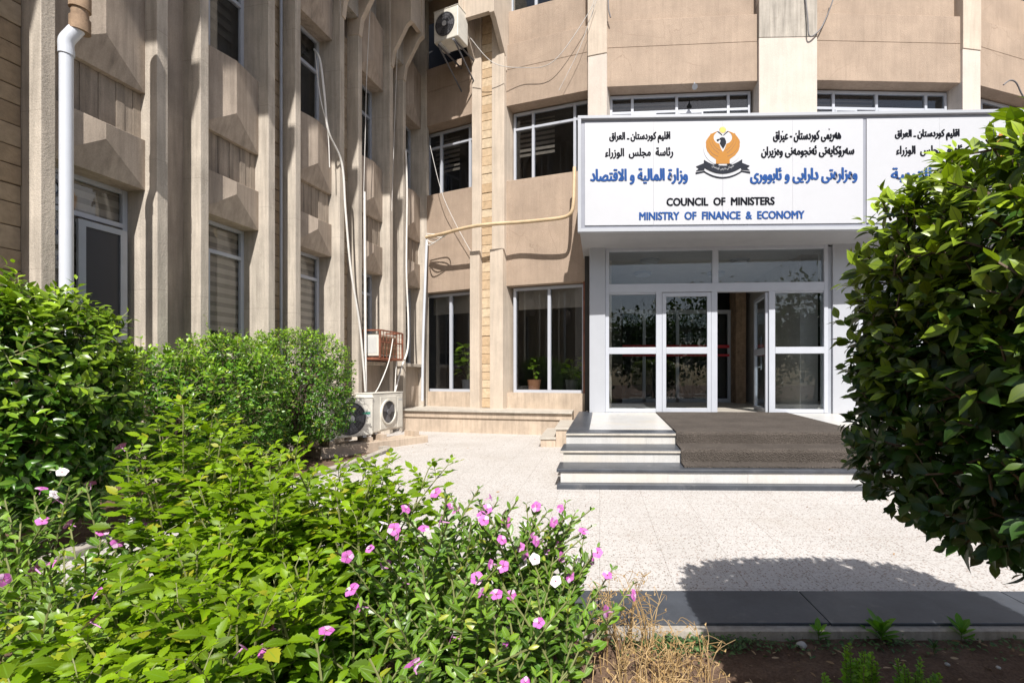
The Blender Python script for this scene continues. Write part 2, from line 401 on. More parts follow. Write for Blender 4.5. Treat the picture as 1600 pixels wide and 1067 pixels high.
def wing_window(i, s0, s1, z0, z1, tr, blind):
    n0, n1 = -.45, -.40
    mb = MB(W); fw = .045
    mb.box((s0, n0, z0), (s0 + fw, n1, z1)); mb.box((s1 - fw, n0, z0), (s1, n1, z1))
    mb.box((s0 + fw, n0, z0), (s1 - fw, n1, z0 + fw)); mb.box((s0 + fw, n0, z1 - fw), (s1 - fw, n1, z1))
    mb.box((s0 + fw, n0, tr), (s1 - fw, n1 + .003, tr + .05)); mb.box((s0 + .30, n0, z0 + fw), (s0 + .345, n1 + .004, tr))
    wn = mb.build('window', M['alu_grey'] if i > 3 else M['aluminium'], wing, bevel=.003)
    MB(W).box((s0 + .02, n0 + .018, z0 + .02), (s1 - .02, n0 + .024, z1 - .02)).build('pane', M['glass'], wn)
    if z0 < 3:
        b1 = MB(W); zebra(b1, s0 + .03, s1 - .03, -.475, z0 + blind, z1 - .05, .13); b1.build('blind', M['blind'], wn)
        MB(W).box((s0 + .03, -.482, z0 + blind), (s1 - .03, -.476, z1 - .02)).build('blind_backing', M['blind_dark'], wn)
    else:
        b1 = MB(W); zebra(b1, s0 + .03, s1 - .03, -.55, z0 + blind + .4, z1 - .05, .15); b1.build('blind', M['inside'], wn)
    MB(W).box((s0 + .02, -.60, z0 + .02), (s1 - .02, -.59, z1 - .02)).build('shade_backing', M['black'], wn)  # near-black sheet giving the room's darkness as colour
    return wn
ZTOP = 10.0
for i in range(0, 6):
    s0 = B[i]; s1 = s0 + OPEN
    MB(W).box((s0 - CL, -.5, -.1), (s0, 0, ZTOP)).build('column', M['concrete'], wing, bevel=.006)
    MB(W).box((s1, -.5, -.1), (s1 + CR, 0, ZTOP)).build('column', M['concrete'], wing, bevel=.006)
    g0, g1 = s1 + CR, s1 + CR + GAP
    if i < 5:
        if i in (0, 2, 3):
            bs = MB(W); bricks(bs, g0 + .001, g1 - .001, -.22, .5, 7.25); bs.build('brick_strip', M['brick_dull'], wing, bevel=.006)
            MB(W).box((g0, -.5, -.1), (g1, -.235, ZTOP)).build('gap_wall', M['mortar'], wing)
        else:
            MB(W).box((g0, -.5, -.1), (g1, -.25, ZTOP)).build('gap_wall', M['spandrel'], wing)
    # spandrels from the ground up
    MB(W).box((s0, -.5, -.1), (s1, -.2, 1.36)).build('wall_below_window', M['spandrel'], wing)
    MB(W).box((s0, -.5, 1.36), (s1, -.07, 1.43)).build('sill', M['concrete'], wing, bevel=.006)
    mb = MB(W); prow(mb, s0, s1, 3.18, 3.73, drop=.05); mb.build('spandrel', M['spandrel'], wing, bevel=.004)
    rb = MB(W); k = 11
    for q in range(k):
        a = s0 + OPEN * q / k; rb.box((a + .001, -.5, 3.735), (a + OPEN / k - .001, -.215 - (.007 if q % 2 else 0) - random.uniform(0, .004), 4.235))
    rb.build('grooved_panel', M['board'], wing)
    mb = MB(W); prow(mb, s0, s1, 4.24, 5.27); mb.build('spandrel', M['spandrel'], wing, bevel=.004)
    mb = MB(W); prow(mb, s0, s1, 6.87, 8.1, nc=-.14); mb.build('spandrel', M['spandrel'], wing, bevel=.004)
    MB(W).box((s0, -.5, 8.1), (s1, -.3, ZTOP)).build('upper_wall', M['concrete_grey'], wing)
    if i:
        wing_window(i, s0, s1, 1.43, 3.18, 2.76, (.3, .12, .32, .2, .5, .3)[i])
        wing_window(i, s0, s1, 5.27, 6.87, 6.3, (.1, .1, .15, .9, .6, .5)[i])
MB(W).box((B[0] - 1.5, -.9, -.1), (B[5] + 1.2, -.62, ZTOP)).build('interior_wall', M['inside'], wing)
MB(W).box((B[0] - 1.5, -.5, -.1), (B[0] - CL - .002, -.1, ZTOP)).build('end_wall', M['concrete'], wing)
# unseen eaves above, depth and teeth sized for their shadow on the upper storey
ev = MB(W).box((B[0] - 5.5, -.5, ZTOP), (B[5] + 1.15, 1.37, ZTOP + .35))
for i in range(-4, 5):
    g0 = B[0] + PITCH * i + OPEN + CR - 4.42 + 1.384 * 3
    ev.box((g0 + .13, 1.37, ZTOP + .002), (g0 + GAP + CL, 1.60, ZTOP + .3))  # out-of-view teeth added so the shadow edge dips at gaps and columns
ev.build('eaves', M['concrete'], wing)
# flared brackets that carry the third storey, at the strips between bays
def bracket(parent, fr, u0, u1, zb=7.3, out=.45, t=.09, zt=10.0):
    prof = [(-.2, zb), (.02, zb), (.06, zb + .28), (out - .1, zb + .78), (out, zb + .86), (out, zt - .05), (-.2, zt - .05)]
    for a in (u0, u1 - t):
        MB(fr).side(prof, a, a + t).build('bracket_fin', M['pilaster'], parent, bevel=.006)
    MB(fr).box((u0 + t, out - .12, zb + .92), (u1 - t, out - .03, zt - .06)).build('bracket_front', M['pilaster'], parent)
    MB(fr).box((u0 + t, -.2, zb + .3), (u1 - t, .01, zb + .9)).build('bracket_soffit', M['concrete_grey'], parent)
for i in (2, 3, 4):
    g0 = B[i] + OPEN + CR; bracket(wing, W, g0 - .08, g0 + GAP + .08, 7.3 + .1 * (i - 3))

# ------------------------------------------------------------------ main building
main = thing('office_building', 'curved tan government building with brown plaster panels behind the white entrance', 'building', (3.8, 9, 0))
PT = [(-4.0, 10.48), (-2.50, 9.85), (-1.785, 9.61), (0, 9.06), (.36, 8.96), (3.31, 8.78), (4.43, 8.755), (7.34, 8.84), (7.73, 8.9), (9.5, 9.43), (10.2, 9.7), (12, 10.45)]
KIND = ['wall', 'pier', 'wall', 'thin', 'wall', 'wide', 'wall', 'thin', 'wall', 'pier', 'wall']
FL = .47
def win(parent, fr, u0, u1, z0, z1, n, cols, trans=None, m='aluminium', fw=.05, glass='glass', sash=()):
    mb = MB(fr); a, b = n - .06, n
    mb.box((u0, a, z0), (u0 + fw, b, z1)); mb.box((u1 - fw, a, z0), (u1, b, z1))
    mb.box((u0 + fw, a, z0), (u1 - fw, b, z0 + fw)); mb.box((u0 + fw, a, z1 - fw), (u1 - fw, b, z1))
    for c in cols: mb.box((c - fw * .55, a, z0 + fw), (c + fw * .55, b + .003, z1 - fw))
    if trans: mb.box((u0 + fw, a + .004, trans - fw / 2), (u1 - fw, b - .003, trans + fw / 2))
    for c0, c1 in sash:
        for zz in ((z0 + fw, z0 + fw + .035), (trans - fw / 2 - .035, trans - fw / 2)): mb.box((c0, a + .01, zz[0]), (c1, b + .012, zz[1]))
        for cc in ((c0, c0 + .035), (c1 - .035, c1)): mb.box((cc[0], a + .01, z0 + fw + .035), (cc[1], b + .012, trans - fw / 2 - .035))
    wn = mb.build('window', M[m], parent, bevel=.003)
    MB(fr).box((u0 + .02, n - .035, z0 + .02), (u1 - .02, n - .029, z1 - .02)).build('pane', M[glass], wn)
    return wn
FR = []
for k, kind in enumerate(KIND):
    (ax, ay), (bx, by) = PT[k], PT[k + 1]
    fr = frame(ax, ay, bx - ax, by - ay); L = math.hypot(bx - ax, by - ay); FR.append((fr, L))
    if kind == 'wall':
        porch = k in (4, 6)
        e = .0
        MB(fr).box((e, -.34, 3.08 if not porch else 3.64), (L - e, 0, 5.33)).build('wall_panel', M['plaster'], main, bevel=.006)
        up = MB(fr).box((e, -.34, 6.93), (L - e, 0, 7.70)).box((e, -.34, 7.706), (L - e, 0, 8.24))
        up.build('wall_panel', M['plaster'], main, bevel=.006)
        if k == 0:
            MB(fr).box((e, -.34, 9.6), (L - e, -.2, ZTOP)).build('upper_wall', M['plaster'], main)
            MB(fr).box((-2.2, -1.0, 8.0), (L + .2, -.9, 10.6)).build('recess_shade_wall', M['black'], main)  # deep shade of the third-storey recess put into a near-black wall
        else:
            MB(fr).box((e, -.34, 8.246), (L - .1, -.07, 9.0)).box((L - .1, -.34, 8.246), (L, -.12, 9.0)).build('upper_wall', M['plaster'], main)
            wt = win(main, fr, .02, L - .02, 9.0, 10.3, -.2, [L * .33, L * .66], 9.9)
            MB(fr).box((0, -.34, 10.3), (L, 0, 10.6)).build('parapet', M['plaster'], main)
        # upper-floor window
        q = L / 4
        if L > 2.5: cols = [L * .175, L * .5 - .06, L * .83]; sash = ((L * .175 + .03, L * .34), (L * .5 - .03, L * .66))
        else: cols = [L * .28, L * .79]; sash = ()
        win(main, fr, .06, L - .06, 5.33, 6.90, -.26, cols, 6.55, sash=sash, glass='glass_dark')
        ub = MB(fr); zebra(ub, .1, L * .5, -.5, 6.05, 6.85, .11); ub.build('blind', M['blind_dark'], main)
        if not porch and k < 9:
            MB(fr).box((0, -.34, FL - .3), (L, -.04, .80)).build('wall_below_window', M['stone_tan'], main)
            wn = win(main, fr, .10 if k == 2 else .02, L - .14, .80, 3.06, -.17, [L * .5], None, glass='glass_dark', fw=.06)
            MB(fr).box((.12, -.4, 2.62), (L - .2, -.39, 3.04)).build('roller_blind', M['blind'], wn)
            MB(fr).box((.02, -1.0, .70), (L - .02, -.345, .775)).build('inner_sill', M['inside_pale'], main)
            MB(fr).box((L - .14, -.34, .80), (L, -.06, 3.08)).build('jamb', M['rust'] if k == 2 else M['concrete_grey'], main)  # red-brown jamb on this facet, grey on the others
        # rooms
        e0 = -2.6 if k == 0 else -.1
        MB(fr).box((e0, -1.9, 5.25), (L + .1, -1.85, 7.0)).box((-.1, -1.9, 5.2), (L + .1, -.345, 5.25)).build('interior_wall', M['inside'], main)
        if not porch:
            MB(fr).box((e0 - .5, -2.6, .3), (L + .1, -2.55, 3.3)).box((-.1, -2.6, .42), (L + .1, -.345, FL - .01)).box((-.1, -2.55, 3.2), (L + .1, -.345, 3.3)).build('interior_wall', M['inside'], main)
    elif kind == 'pier':
        p1, p2 = .21, L - .28
        MB(fr).box((-.02, -.4, -.1), (p1, .10, ZTOP)).build('pier_post', M['pilaster'], main, bevel=.01)
        MB(fr).box((p2, -.4, -.1), (L + .02, .10, ZTOP)).build('pier_post', M['pilaster'], main, bevel=.01)
        MB(fr).box((p1, -.4, -.1), (p2, -.02, ZTOP)).build('pier_core', M['mortar'], main)
        bk = MB(fr); bricks(bk, p1 + .002, p2 - .008, .06, FL, 9.6, .205, .07); bk.build('brick_strip', M['brick'], main, bevel=.006)
        bracket(main, fr, -.05, L + .04, 7.68, .55, .11)
        for a, b in ((-.02, p1), (p2, L + .02)):      # stepped foot of each post
            MB(fr).box((a - .004, .1, -.1), (b + .004, .17, 3.85)).build('post_foot', M['pilaster'], main, bevel=.008)
    elif kind == 'thin':
        MB(fr).box((-.01, -.4, -.1), (L + .01, .05, 6.32)).build('pilaster', M['paint'], main, bevel=.008)
        MB(fr).box((-.008, -.4, 6.323), (L + .008, .048, 7.57)).build('pilaster', M['paint'], main, bevel=.008)
        MB(fr).box((-.01, -.4, 7.575), (L + .01, .06, ZTOP)).build('pilaster', M['pilaster'], main, bevel=.008)
    else:
        MB(fr).box((0, -.4, 3.64), (L, .07, 7.72)).build('pilaster', M['paint'], main, bevel=.008)
        MB(fr).box((0, -.4, 7.725), (L, .075, 8.45)).build('pilaster', M['concrete_grey'], main, bevel=.008)
        MB(fr).box((0, -.4, 8.455), (L, .07, ZTOP)).build('pilaster', M['paint'], main, bevel=.008)
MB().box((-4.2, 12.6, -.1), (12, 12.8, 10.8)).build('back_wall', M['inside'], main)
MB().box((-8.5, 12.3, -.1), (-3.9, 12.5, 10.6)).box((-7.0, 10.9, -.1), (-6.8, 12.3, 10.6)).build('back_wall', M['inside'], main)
MB().prism([(-4.1, 10.6), (-2.4, 9.9), (0, 9.2), (3.5, 8.95), (7.5, 9.0), (9.5, 9.6), (12, 10.6), (12, 12.8), (-4.1, 12.8)], 10.62, 10.75).build('roof', M['concrete_grey'], main)

# ------------------------------------------------------------------ low stone terrace before the main building
ter = thing('stone_terrace', 'low tan stone terrace with stained front under the ground floor windows', 'terrace', (-2, 9, 0))
edge = [(-3.95, 9.44), (-2.04, 8.95), (-.32, 8.58)]
back = [(-.3, 9.3), (0, 9.2), (-1.7, 9.75), (-2.5, 10.0), (-3.9, 10.55)]
sh = lambda d: [(x, y - d) for x, y in edge]
MB().prism(sh(-.05) + back, -.1, .30).build('riser', M['stone_tan'], ter)
MB().prism(sh(-.02) + back, .302, .425).build('upper_course', M['stone_tan'], ter, bevel=.004)
MB().prism(sh(.03) + back, .428, .468).build('paving_slab', M['slab'], ter, bevel=.006)
# ------------------------------------------------------------------ entrance steps
T = frame(-.27, 5.35, math.cos(R(-1.4)), math.sin(R(-1.4)))
steps = thing('entrance_steps', 'white marble entrance steps with dark granite treads and a wide landing', 'steps', T(3, 0, 0))
UL, UR = 0, 8.6
MB(T).box((UL + .02, -3.3, -.1), (UR, -.02, .43)).build('landing_base', M['marble'], steps)
MB(T).box((UL + .27, -3.3, .433), (UR, -.27, .47)).build('landing_paving', M['marble'], steps)
g = MB(T).box((UL, -.268, .458), (UR, .03, .4705)).box((UL, -3.3, .458), (UL + .268, -.27, .4703)); MB(T).box((UL - .002, -.25, .433), (UR, .034, .4575)).build('nosing', M['slab'], steps, bevel=.006); g.build('landing_border', M['granite'], steps, bevel=.006)
def riser(u0, u1, n, z0, z1):
    mb = MB(T); u = u0
    while u < u1 - .01:
        e = min(u + random.uniform(.8, 1.1), u1); mb.box((u + .001, n - .03, z0), (e - .001, n + random.uniform(0, .003), z1)); u = e
    mb.build('riser', M['marble'], steps)
MB(T).box((UL + .02, -.02, -.1), (UR, .40, .295)).build('step_base', M['marble'], steps)
MB(T).box((UL + .02, .40, -.1), (UR, .74, .155)).build('step_base', M['marble'], steps)
MB(T).box((UL - .032, .0, .298), (UR, .453, .3205)).build('nosing', M['slab'], steps, bevel=.005)
MB(T).box((UL - .03, .0, .321), (UR, .45, .333)).build('tread', M['granite'], steps, bevel=.006)
MB(T).box((UL - .04, .41, .158), (UR, .79, .193)).build('tread', M['granite'], steps, bevel=.006)
riser(UL, UR, .01, .334, .431); riser(UL, UR, .43, .194, .296); riser(UL, UR, .77, .052, .156)
MB(T).box((UL - .03, .60, -.05), (UR, .855, .05)).build('base_slab', M['granite'], steps, bevel=.005)
side = thing('side_steps', 'two small tan stone steps against the left end of the entrance landing', 'steps', (-.5, 7.6, 0))
for (x0, x1, z1) in ((-.80, -.535, .155), (-.55, -.252, .31)):
    MB().box((x0 + .02, 7.24, -.1), (x1, 8.62, z1 - .035)).build('riser', M['stone_tan'], side)
    MB().box((x0, 7.22, z1 - .033), (x1 + .003, 8.60, z1)).build('tread', M['slab'], side, bevel=.005)
# brown entrance mat draped down the steps
mp = [(-3.02, .472), (.0, .472), (.034, .470), (.036, .45), (.028, .336), (.44, .335), (.455, .333), (.457, .31), (.448, .196), (.70, .195)]
mb = MB(T); P = []; H = .014
for lay in (0, 1):
    for j, (n, z) in enumerate(mp):
        nx = (0, 0, .7, 1, 1, 0, .7, 1, 1, 0)[j]; nz = (1, 1, .7, .2, 1, 1, .7, .2, 1, 1)[j]
        f = (n + 3.02) / 3.72
        for k in range(9):
            u = (1.44 - .17 * f) + (2.38 - .22 * f) * k / 8
            P.append((u, n + lay * H * nx + lay * random.uniform(0, .003), z + lay * (H * nz + random.uniform(0, .003))))
nn = len(mp); ix = lambda l, j, k: (l * nn + j) * 9 + k; fs = []
for j in range(nn - 1):
    for k in range(8):
        for l in (0, 1): fs.append((ix(l, j, k), ix(l, j, k + 1), ix(l, j + 1, k + 1), ix(l, j + 1, k)))
    for k in (0, 8): fs.append((ix(0, j, k), ix(1, j, k), ix(1, j + 1, k), ix(0, j + 1, k)))
for j in (0, nn - 1):
    for k in range(8): fs.append((ix(0, j, k), ix(0, j, k + 1), ix(1, j, k + 1), ix(1, j, k)))
mb.poly(P, fs); tag(mb.build('door_mat', M['carpet']), 'wide brown ribbed mat running from the doors down the steps', 'mat')

# ------------------------------------------------------------------ glazed entrance
D = frame(.33, 8.38, math.cos(R(-3.2)), math.sin(R(-3.2)))
por = thing('entrance_porch', 'white aluminium glazed entrance with double doors under the signboard', 'porch', D(2, 0, FL))
MB(D).box((-.315, -.45, FL), (-.02, .06, 3.55)).build('clad_pillar', M['panel'], por, bevel=.006)
MB(D).box((4.09, -.45, FL), (4.54, .06, 3.55)).build('clad_pillar', M['panel'], por, bevel=.006)
MB(D).box((4.02, -.2, FL), (4.088, .01, 3.5)).build('side_channel', M['alu_grey'], por)
Z0, Z1, ZT0, ZT1, ZM0, ZM1 = FL + .005, 3.54, 2.70, 2.86, 1.56, 1.68
mb = MB(D)
mb.box((-.018, -.08, Z0), (.05, .03, Z1)); mb.box((3.95, -.08, Z0), (4.018, .03, Z1))
mb.box((.05, -.08, 3.47), (3.95, .028, Z1)); mb.box((.05, -.08, ZT0), (3.95, .032, ZT1)); mb.box((1.95, -.08, ZT1), (2.06, .026, 3.47))
for a, b in ((.92, 1.03), (1.93, 2.04), (2.97, 3.08)): mb.box((a, -.08, Z0), (b, .029, ZT0))
for a, b in ((.05, .92), (3.08, 3.95)):
    mb.box((a, -.07, ZM0), (b, .034, ZM1)); mb.box((a, -.08, Z0), (b, .02, Z0 + .07)); mb.box((a, -.07, ZT0 - .03), (b, .012, ZT0))
mb.build('door_frame', M['aluminium'], por, bevel=.004)
for a, b in ((.05, 1.95), (2.06, 3.95)): MB(D).box((a, -.03, ZT1), (b, -.022, 3.47)).build('transom_pane', M['glass_door'], por)
for a, b in ((.05, .92), (3.08, 3.95)): MB(D).box((a, -.03, Z0 + .07), (b, -.022, ZT0 - .03)).build('side_pane', M['glass_door'], por)
def leaf(fr, w):
    mb = MB(fr); z1 = ZT0 - .012; s = .075
    mb.box((.004, -.045, Z0 + .01), (s, .012, z1)); mb.box((w - s, -.045, Z0 + .01), (w - .004, .012, z1))
    mb.box((s, -.045, Z0 + .01), (w - s, .011, Z0 + .085)); mb.box((s, -.045, z1 - .07), (w - s, .011, z1)); mb.box((s, -.045, ZM0), (w - s, .016, ZM1))
    d = mb.build('door', M['aluminium'], por, bevel=.003)
    MB(fr).box((s - .01, -.02, Z0 + .07), (w - s + .01, -.013, z1 - .05)).build('pane', M['glass_door'], d)
    return d
leaf(lambda u, n, z: D(u + 1.03, n + .02, z), .90)
hx, hy, _ = D(2.965, -.01, 0); ang = R(83)
OD = frame(hx, hy, math.cos(ang), math.sin(ang))
od = leaf(OD, .90)
h = MB(OD).tube([(.80, .075, 1.28), (.80, .075, 1.95)], .014, 8)
for zz in (1.33, 1.9): h.tube([(.80, .012, zz), (.80, .075, zz)], .009, 6)
h.build('handle', M['alu_grey'], od, smooth=True)
# second glazed bay to the right
mb = MB(D)
for a in (4.56, 5.6, 6.6, 7.6, 8.5): mb.box((a, -.08, Z0), (a + .07, .03, Z1))
mb.box((4.63, -.07, 3.47), (8.5, .026, Z1)); mb.box((4.63, -.07, ZT0), (8.5, .033, ZT1)); mb.box((4.63, -.07, Z0), (8.5, .02, Z0 + .07)); mb.box((4.63, -.06, ZM0), (8.5, .034, ZM1))
f2 = mb.build('glazed_screen', M['aluminium'], por, bevel=.004)
MB(D).box((4.6, -.03, Z0 + .05), (8.5, -.022, 3.5)).build('pane', M['glass_door'], f2)
# lobby
MB().box((-.05, 8.3, 3.56), (9.1, 12.5, 3.62)).build('lobby_ceiling', M['inside_pale'], por)
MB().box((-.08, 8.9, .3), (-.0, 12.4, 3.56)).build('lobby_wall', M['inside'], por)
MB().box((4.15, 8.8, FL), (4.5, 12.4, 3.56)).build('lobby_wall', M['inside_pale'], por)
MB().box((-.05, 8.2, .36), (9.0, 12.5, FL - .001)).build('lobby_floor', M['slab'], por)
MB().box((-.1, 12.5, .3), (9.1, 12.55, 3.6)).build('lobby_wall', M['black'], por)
mb = MB()
for a in (.02, 1.42, 2.30, 3.66): mb.box((a, 11.8, FL), (a + .08, 11.88, 2.8))
mb.box((.02, 11.79, 2.8), (3.74, 11.88, 2.9)); mb.box((.1, 11.8, FL), (3.66, 11.87, FL + .1))
ins = mb.build('inner_screen', M['aluminium'], por)
MB().box((.1, 11.83, FL), (3.7, 11.84, 2.85)).build('pane', M['glass_dark'], ins)
MB().box((.1, 11.782, 1.90), (3.7, 11.786, 1.98)).box((.1, 11.782, 1.68), (3.7, 11.786, 1.74)).build('red_stripe', M['red'], ins)
MB().box((3.74, 11.4, FL), (4.0, 11.9, 3.56)).build('inner_jamb', M['clay'], por)
for x, y in ((1.25, 9.2), (1.25, 10.4), (3.1, 9.2), (2.95, 10.4)):
    lp = thing('ceiling_lamp', '%s round ceiling lamp in the lobby over the %s' % ('front' if y < 10 else 'rear', 'left door' if x < 2 else 'right doorway'), 'lamp', (x, y, 3.56), 'round lamps on the lobby ceiling')
    MB().disc((x, y, 3.558), (0, 0, -1), .2, .05, 28).build('rim', M['alu_grey'], lp, smooth=True)
    MB().disc((x, y, 3.506), (0, 0, -1), .16, .03, 28).build('diffuser', M['sign_white'], lp, smooth=True)

# ------------------------------------------------------------------ signboard with lettering
SG = frame(-.18, 7.35, math.cos(R(-1.5)), math.sin(R(-1.5)))
sign = thing('signboard', 'long white signboard with blue and black lettering above the glass doors', 'sign', SG(4.6, 0, 3.5))
SW = 9.4; SB, ST = 3.50, 5.40
def su(px):
    k = (px - 920) / F; return (k * 7.35 + .18) / (1 + k * .0262)
def sz(px, py): return EYE + (590 - py) * (7.35 - .0262 * su(px)) / F
MB(SG).box((.05, -1.75, 3.56), (SW - .05, -.06, ST - .06)).build('canopy_box', M['panel'], sign)
MB(SG).box((.03, -1.9, 3.53), (SW - .03, -.065, 3.555)).build('soffit', M['soffit'], sign)
MB(SG).box((.03, -.055, SB + .03), (SW - .03, -.02, ST - .03)).build('backboard', M['sign_grey'], sign)
pn = MB(SG)
D0 = su(1349); D1 = su(1354.5)
for a, b in ((.115, D0), (D1, SW - .115)):
    k = 4
    for q in range(k): pn.box((a + (b - a) * q / k + .0012, -.02, SB + .115), (a + (b - a) * (q + 1) / k - .0012, -.004 - .0006 * (q % 2), ST - .105))
pn.build('sign_panel', M['sign_white'], sign)
fm = MB(SG)
fm.box((0, -.07, SB), (SW, .03, SB + .055)); fm.box((0, -.07, ST - .05), (SW, .03, ST)); fm.box((0, -.07, SB + .055), (.055, .03, ST - .05)); fm.box((SW - .055, -.07, SB + .055), (SW, .03, ST - .05))
fm.build('sign_frame', M['panel'], sign, bevel=.004)

# Arabic-script shaping: logical text -> joined glyph forms in visual order
FORMS = {'ا': 'FE8D FE8E', 'أ': 'FE83 FE84', 'ب': 'FE8F FE90 FE91 FE92', 'ة': 'FE93 FE94', 'ت': 'FE95 FE96 FE97 FE98', 'ج': 'FE9D FE9E FE9F FEA0',
 'د': 'FEA9 FEAA', 'ر': 'FEAD FEAE', 'ز': 'FEAF FEB0', 'س': 'FEB1 FEB2 FEB3 FEB4', 'ص': 'FEB9 FEBA FEBB FEBC', 'ع': 'FEC9 FECA FECB FECC',
 'ق': 'FED5 FED6 FED7 FED8', 'ك': 'FB8E FB8F FB90 FB91', 'ل': 'FEDD FEDE FEDF FEE0', 'م': 'FEE1 FEE2 FEE3 FEE4', 'ن': 'FEE5 FEE6 FEE7 FEE8',
 'ه': 'FEE9 FEEA FEEB FEEC', 'و': 'FEED FEEE', 'ي': 'FEF1 FEF2 FEF3 FEF4', 'ى': 'FBFC FBFD FBFE FBFF', 'ئ': 'FE89 FE8A FE8B FE8C', 'ۆ': 'FBD9 FBDA',
 'ە': 'FEE9 FEEA', 'ء': 'FE80', 'ﻻ': 'FEFB FEFC', 'ح': 'FEA1 FEA2 FEA3 FEA4'}
FORMS = {k: [chr(int(x, 16)) for x in v.split()] for k, v in FORMS.items()}
def shape(t):
    t = t.replace('لا', 'ﻻ'); out = []
    for i, c in enumerate(t):
        f = FORMS.get(c)
        if not f: out.append(c); continue
        p = FORMS.get(t[i - 1]) if i else None; q = FORMS.get(t[i + 1]) if i + 1 < len(t) else None
        jp = bool(p and len(p) == 4) and len(f) > 1; jn = bool(q and len(q) > 1) and len(f) == 4
        out.append(f[3] if jp and jn else f[1] if jp else f[2] if jn else f[0])
    return ''.join(reversed(out))
def lettering(text, px0, px1, py0, py1, m, parent, bold=.035, shaped=True, n=-.0035, bend=0, name='lettering'):
    c = bpy.data.curves.new('lettering', 'FONT'); c.body = shape(text) if shaped else text; c.extrude = .003; c.resolution_u = 3
    o = bpy.data.objects.new('lettering', c); COL.objects.link(o); bpy.context.view_layer.update()
    me = bpy.data.meshes.new_from_object(o.evaluated_get(bpy.context.evaluated_depsgraph_get())); bpy.data.objects.remove(o); bpy.data.curves.remove(c)
    nv = len(me.vertices); V = np.empty(nv * 3); me.vertices.foreach_get('co', V); V = V.reshape(-1, 3)
    fc = [tuple(p.vertices) for p in me.polygons]; bpy.data.meshes.remove(me)
    a, b = V.min(0), V.max(0); u0, u1 = su(px0), su(px1); z0, z1 = sz((px0 + px1) / 2, py1), sz((px0 + px1) / 2, py0)
    hw = bold * (z1 - z0); k = (V[:, :2] - a[:2]) / (b[:2] - a[:2]); off = Vector(parent_loc(parent)); vs = []; fs = []
    for q, (du, dz) in enumerate(((0, 0), (-hw, 0), (hw, 0), (-hw * .5, hw * .45), (hw * .5, -hw * .45)) if bold else ((0, 0),)):
        fs += [tuple(i + len(vs) for i in f) for f in fc]
        vs += [tuple(Vector(SG(u0 + fu * (u1 - u0) + du, n + .003 + d + .0004 * q, z0 + fz * (z1 - z0) + dz + bend * ((fu - .5) * 2) ** 2)) - off) for (fu, fz), d in zip(k, V[:, 2])]
    me = bpy.data.meshes.new(name); me.from_pydata(vs, [], fs); me.materials.append(m)
    me.name = name
    return link(name, me, parent)
K1 = 'هەريمى كوردستان - عيراق'
lettering('اقليم كوردستان ـ العراق', 952.5, 1047, 206.5, 223.5, M['ink'], sign)
lettering('رئاسة  مجلس  الوزراء', 946, 1051.5, 231, 247.5, M['ink'], sign)
lettering('وزارة المالية و الاقتصاد', 923, 1074, 263.5, 288, M['blue'], sign, .045)
lettering(K1, 1208.5, 1314, 204, 222, M['ink'], sign)
lettering('سەرۆكايەتى ئەنجومەنى وەزيران', 1190, 1334.5, 228, 246, M['ink'], sign)
lettering('وەزارەتى دارايى و ئابوورى', 1173, 1339, 262, 286.5, M['blue'], sign, .045)
lettering('COUNCIL  OF  MINISTERS', 1042, 1210, 309, 320.8, M['ink'], sign, .055, False)
lettering('MINISTRY  OF  FINANCE  &  ECONOMY', 999.3, 1256.8, 330.8, 342.7, M['blue'], sign, .055, False)
lettering('اقليم كوردستان ـ العراق', 1399, 1499, 202.5, 219.5, M['ink'], sign)
lettering('رئاسة  مجلس  الوزراء', 1401, 1508, 227, 244, M['ink'], sign)
lettering('وزارة التربية', 1393, 1512, 262, 285, M['blue'], sign, .045)
def vmark(px, py):        # the small v above some Kurdish letters
    u, z = su(px), sz(px, py); a = .012
    MB(SG).front([(u - a, z + a), (u - a * .5, z + a), (u, z + .2 * a), (u + a * .5, z + a), (u + a, z + a), (u, z - a)], -.0035, .003).build('lettering_mark', M['ink'], sign)
vmark(1296, 202.5); vmark(1223, 206)
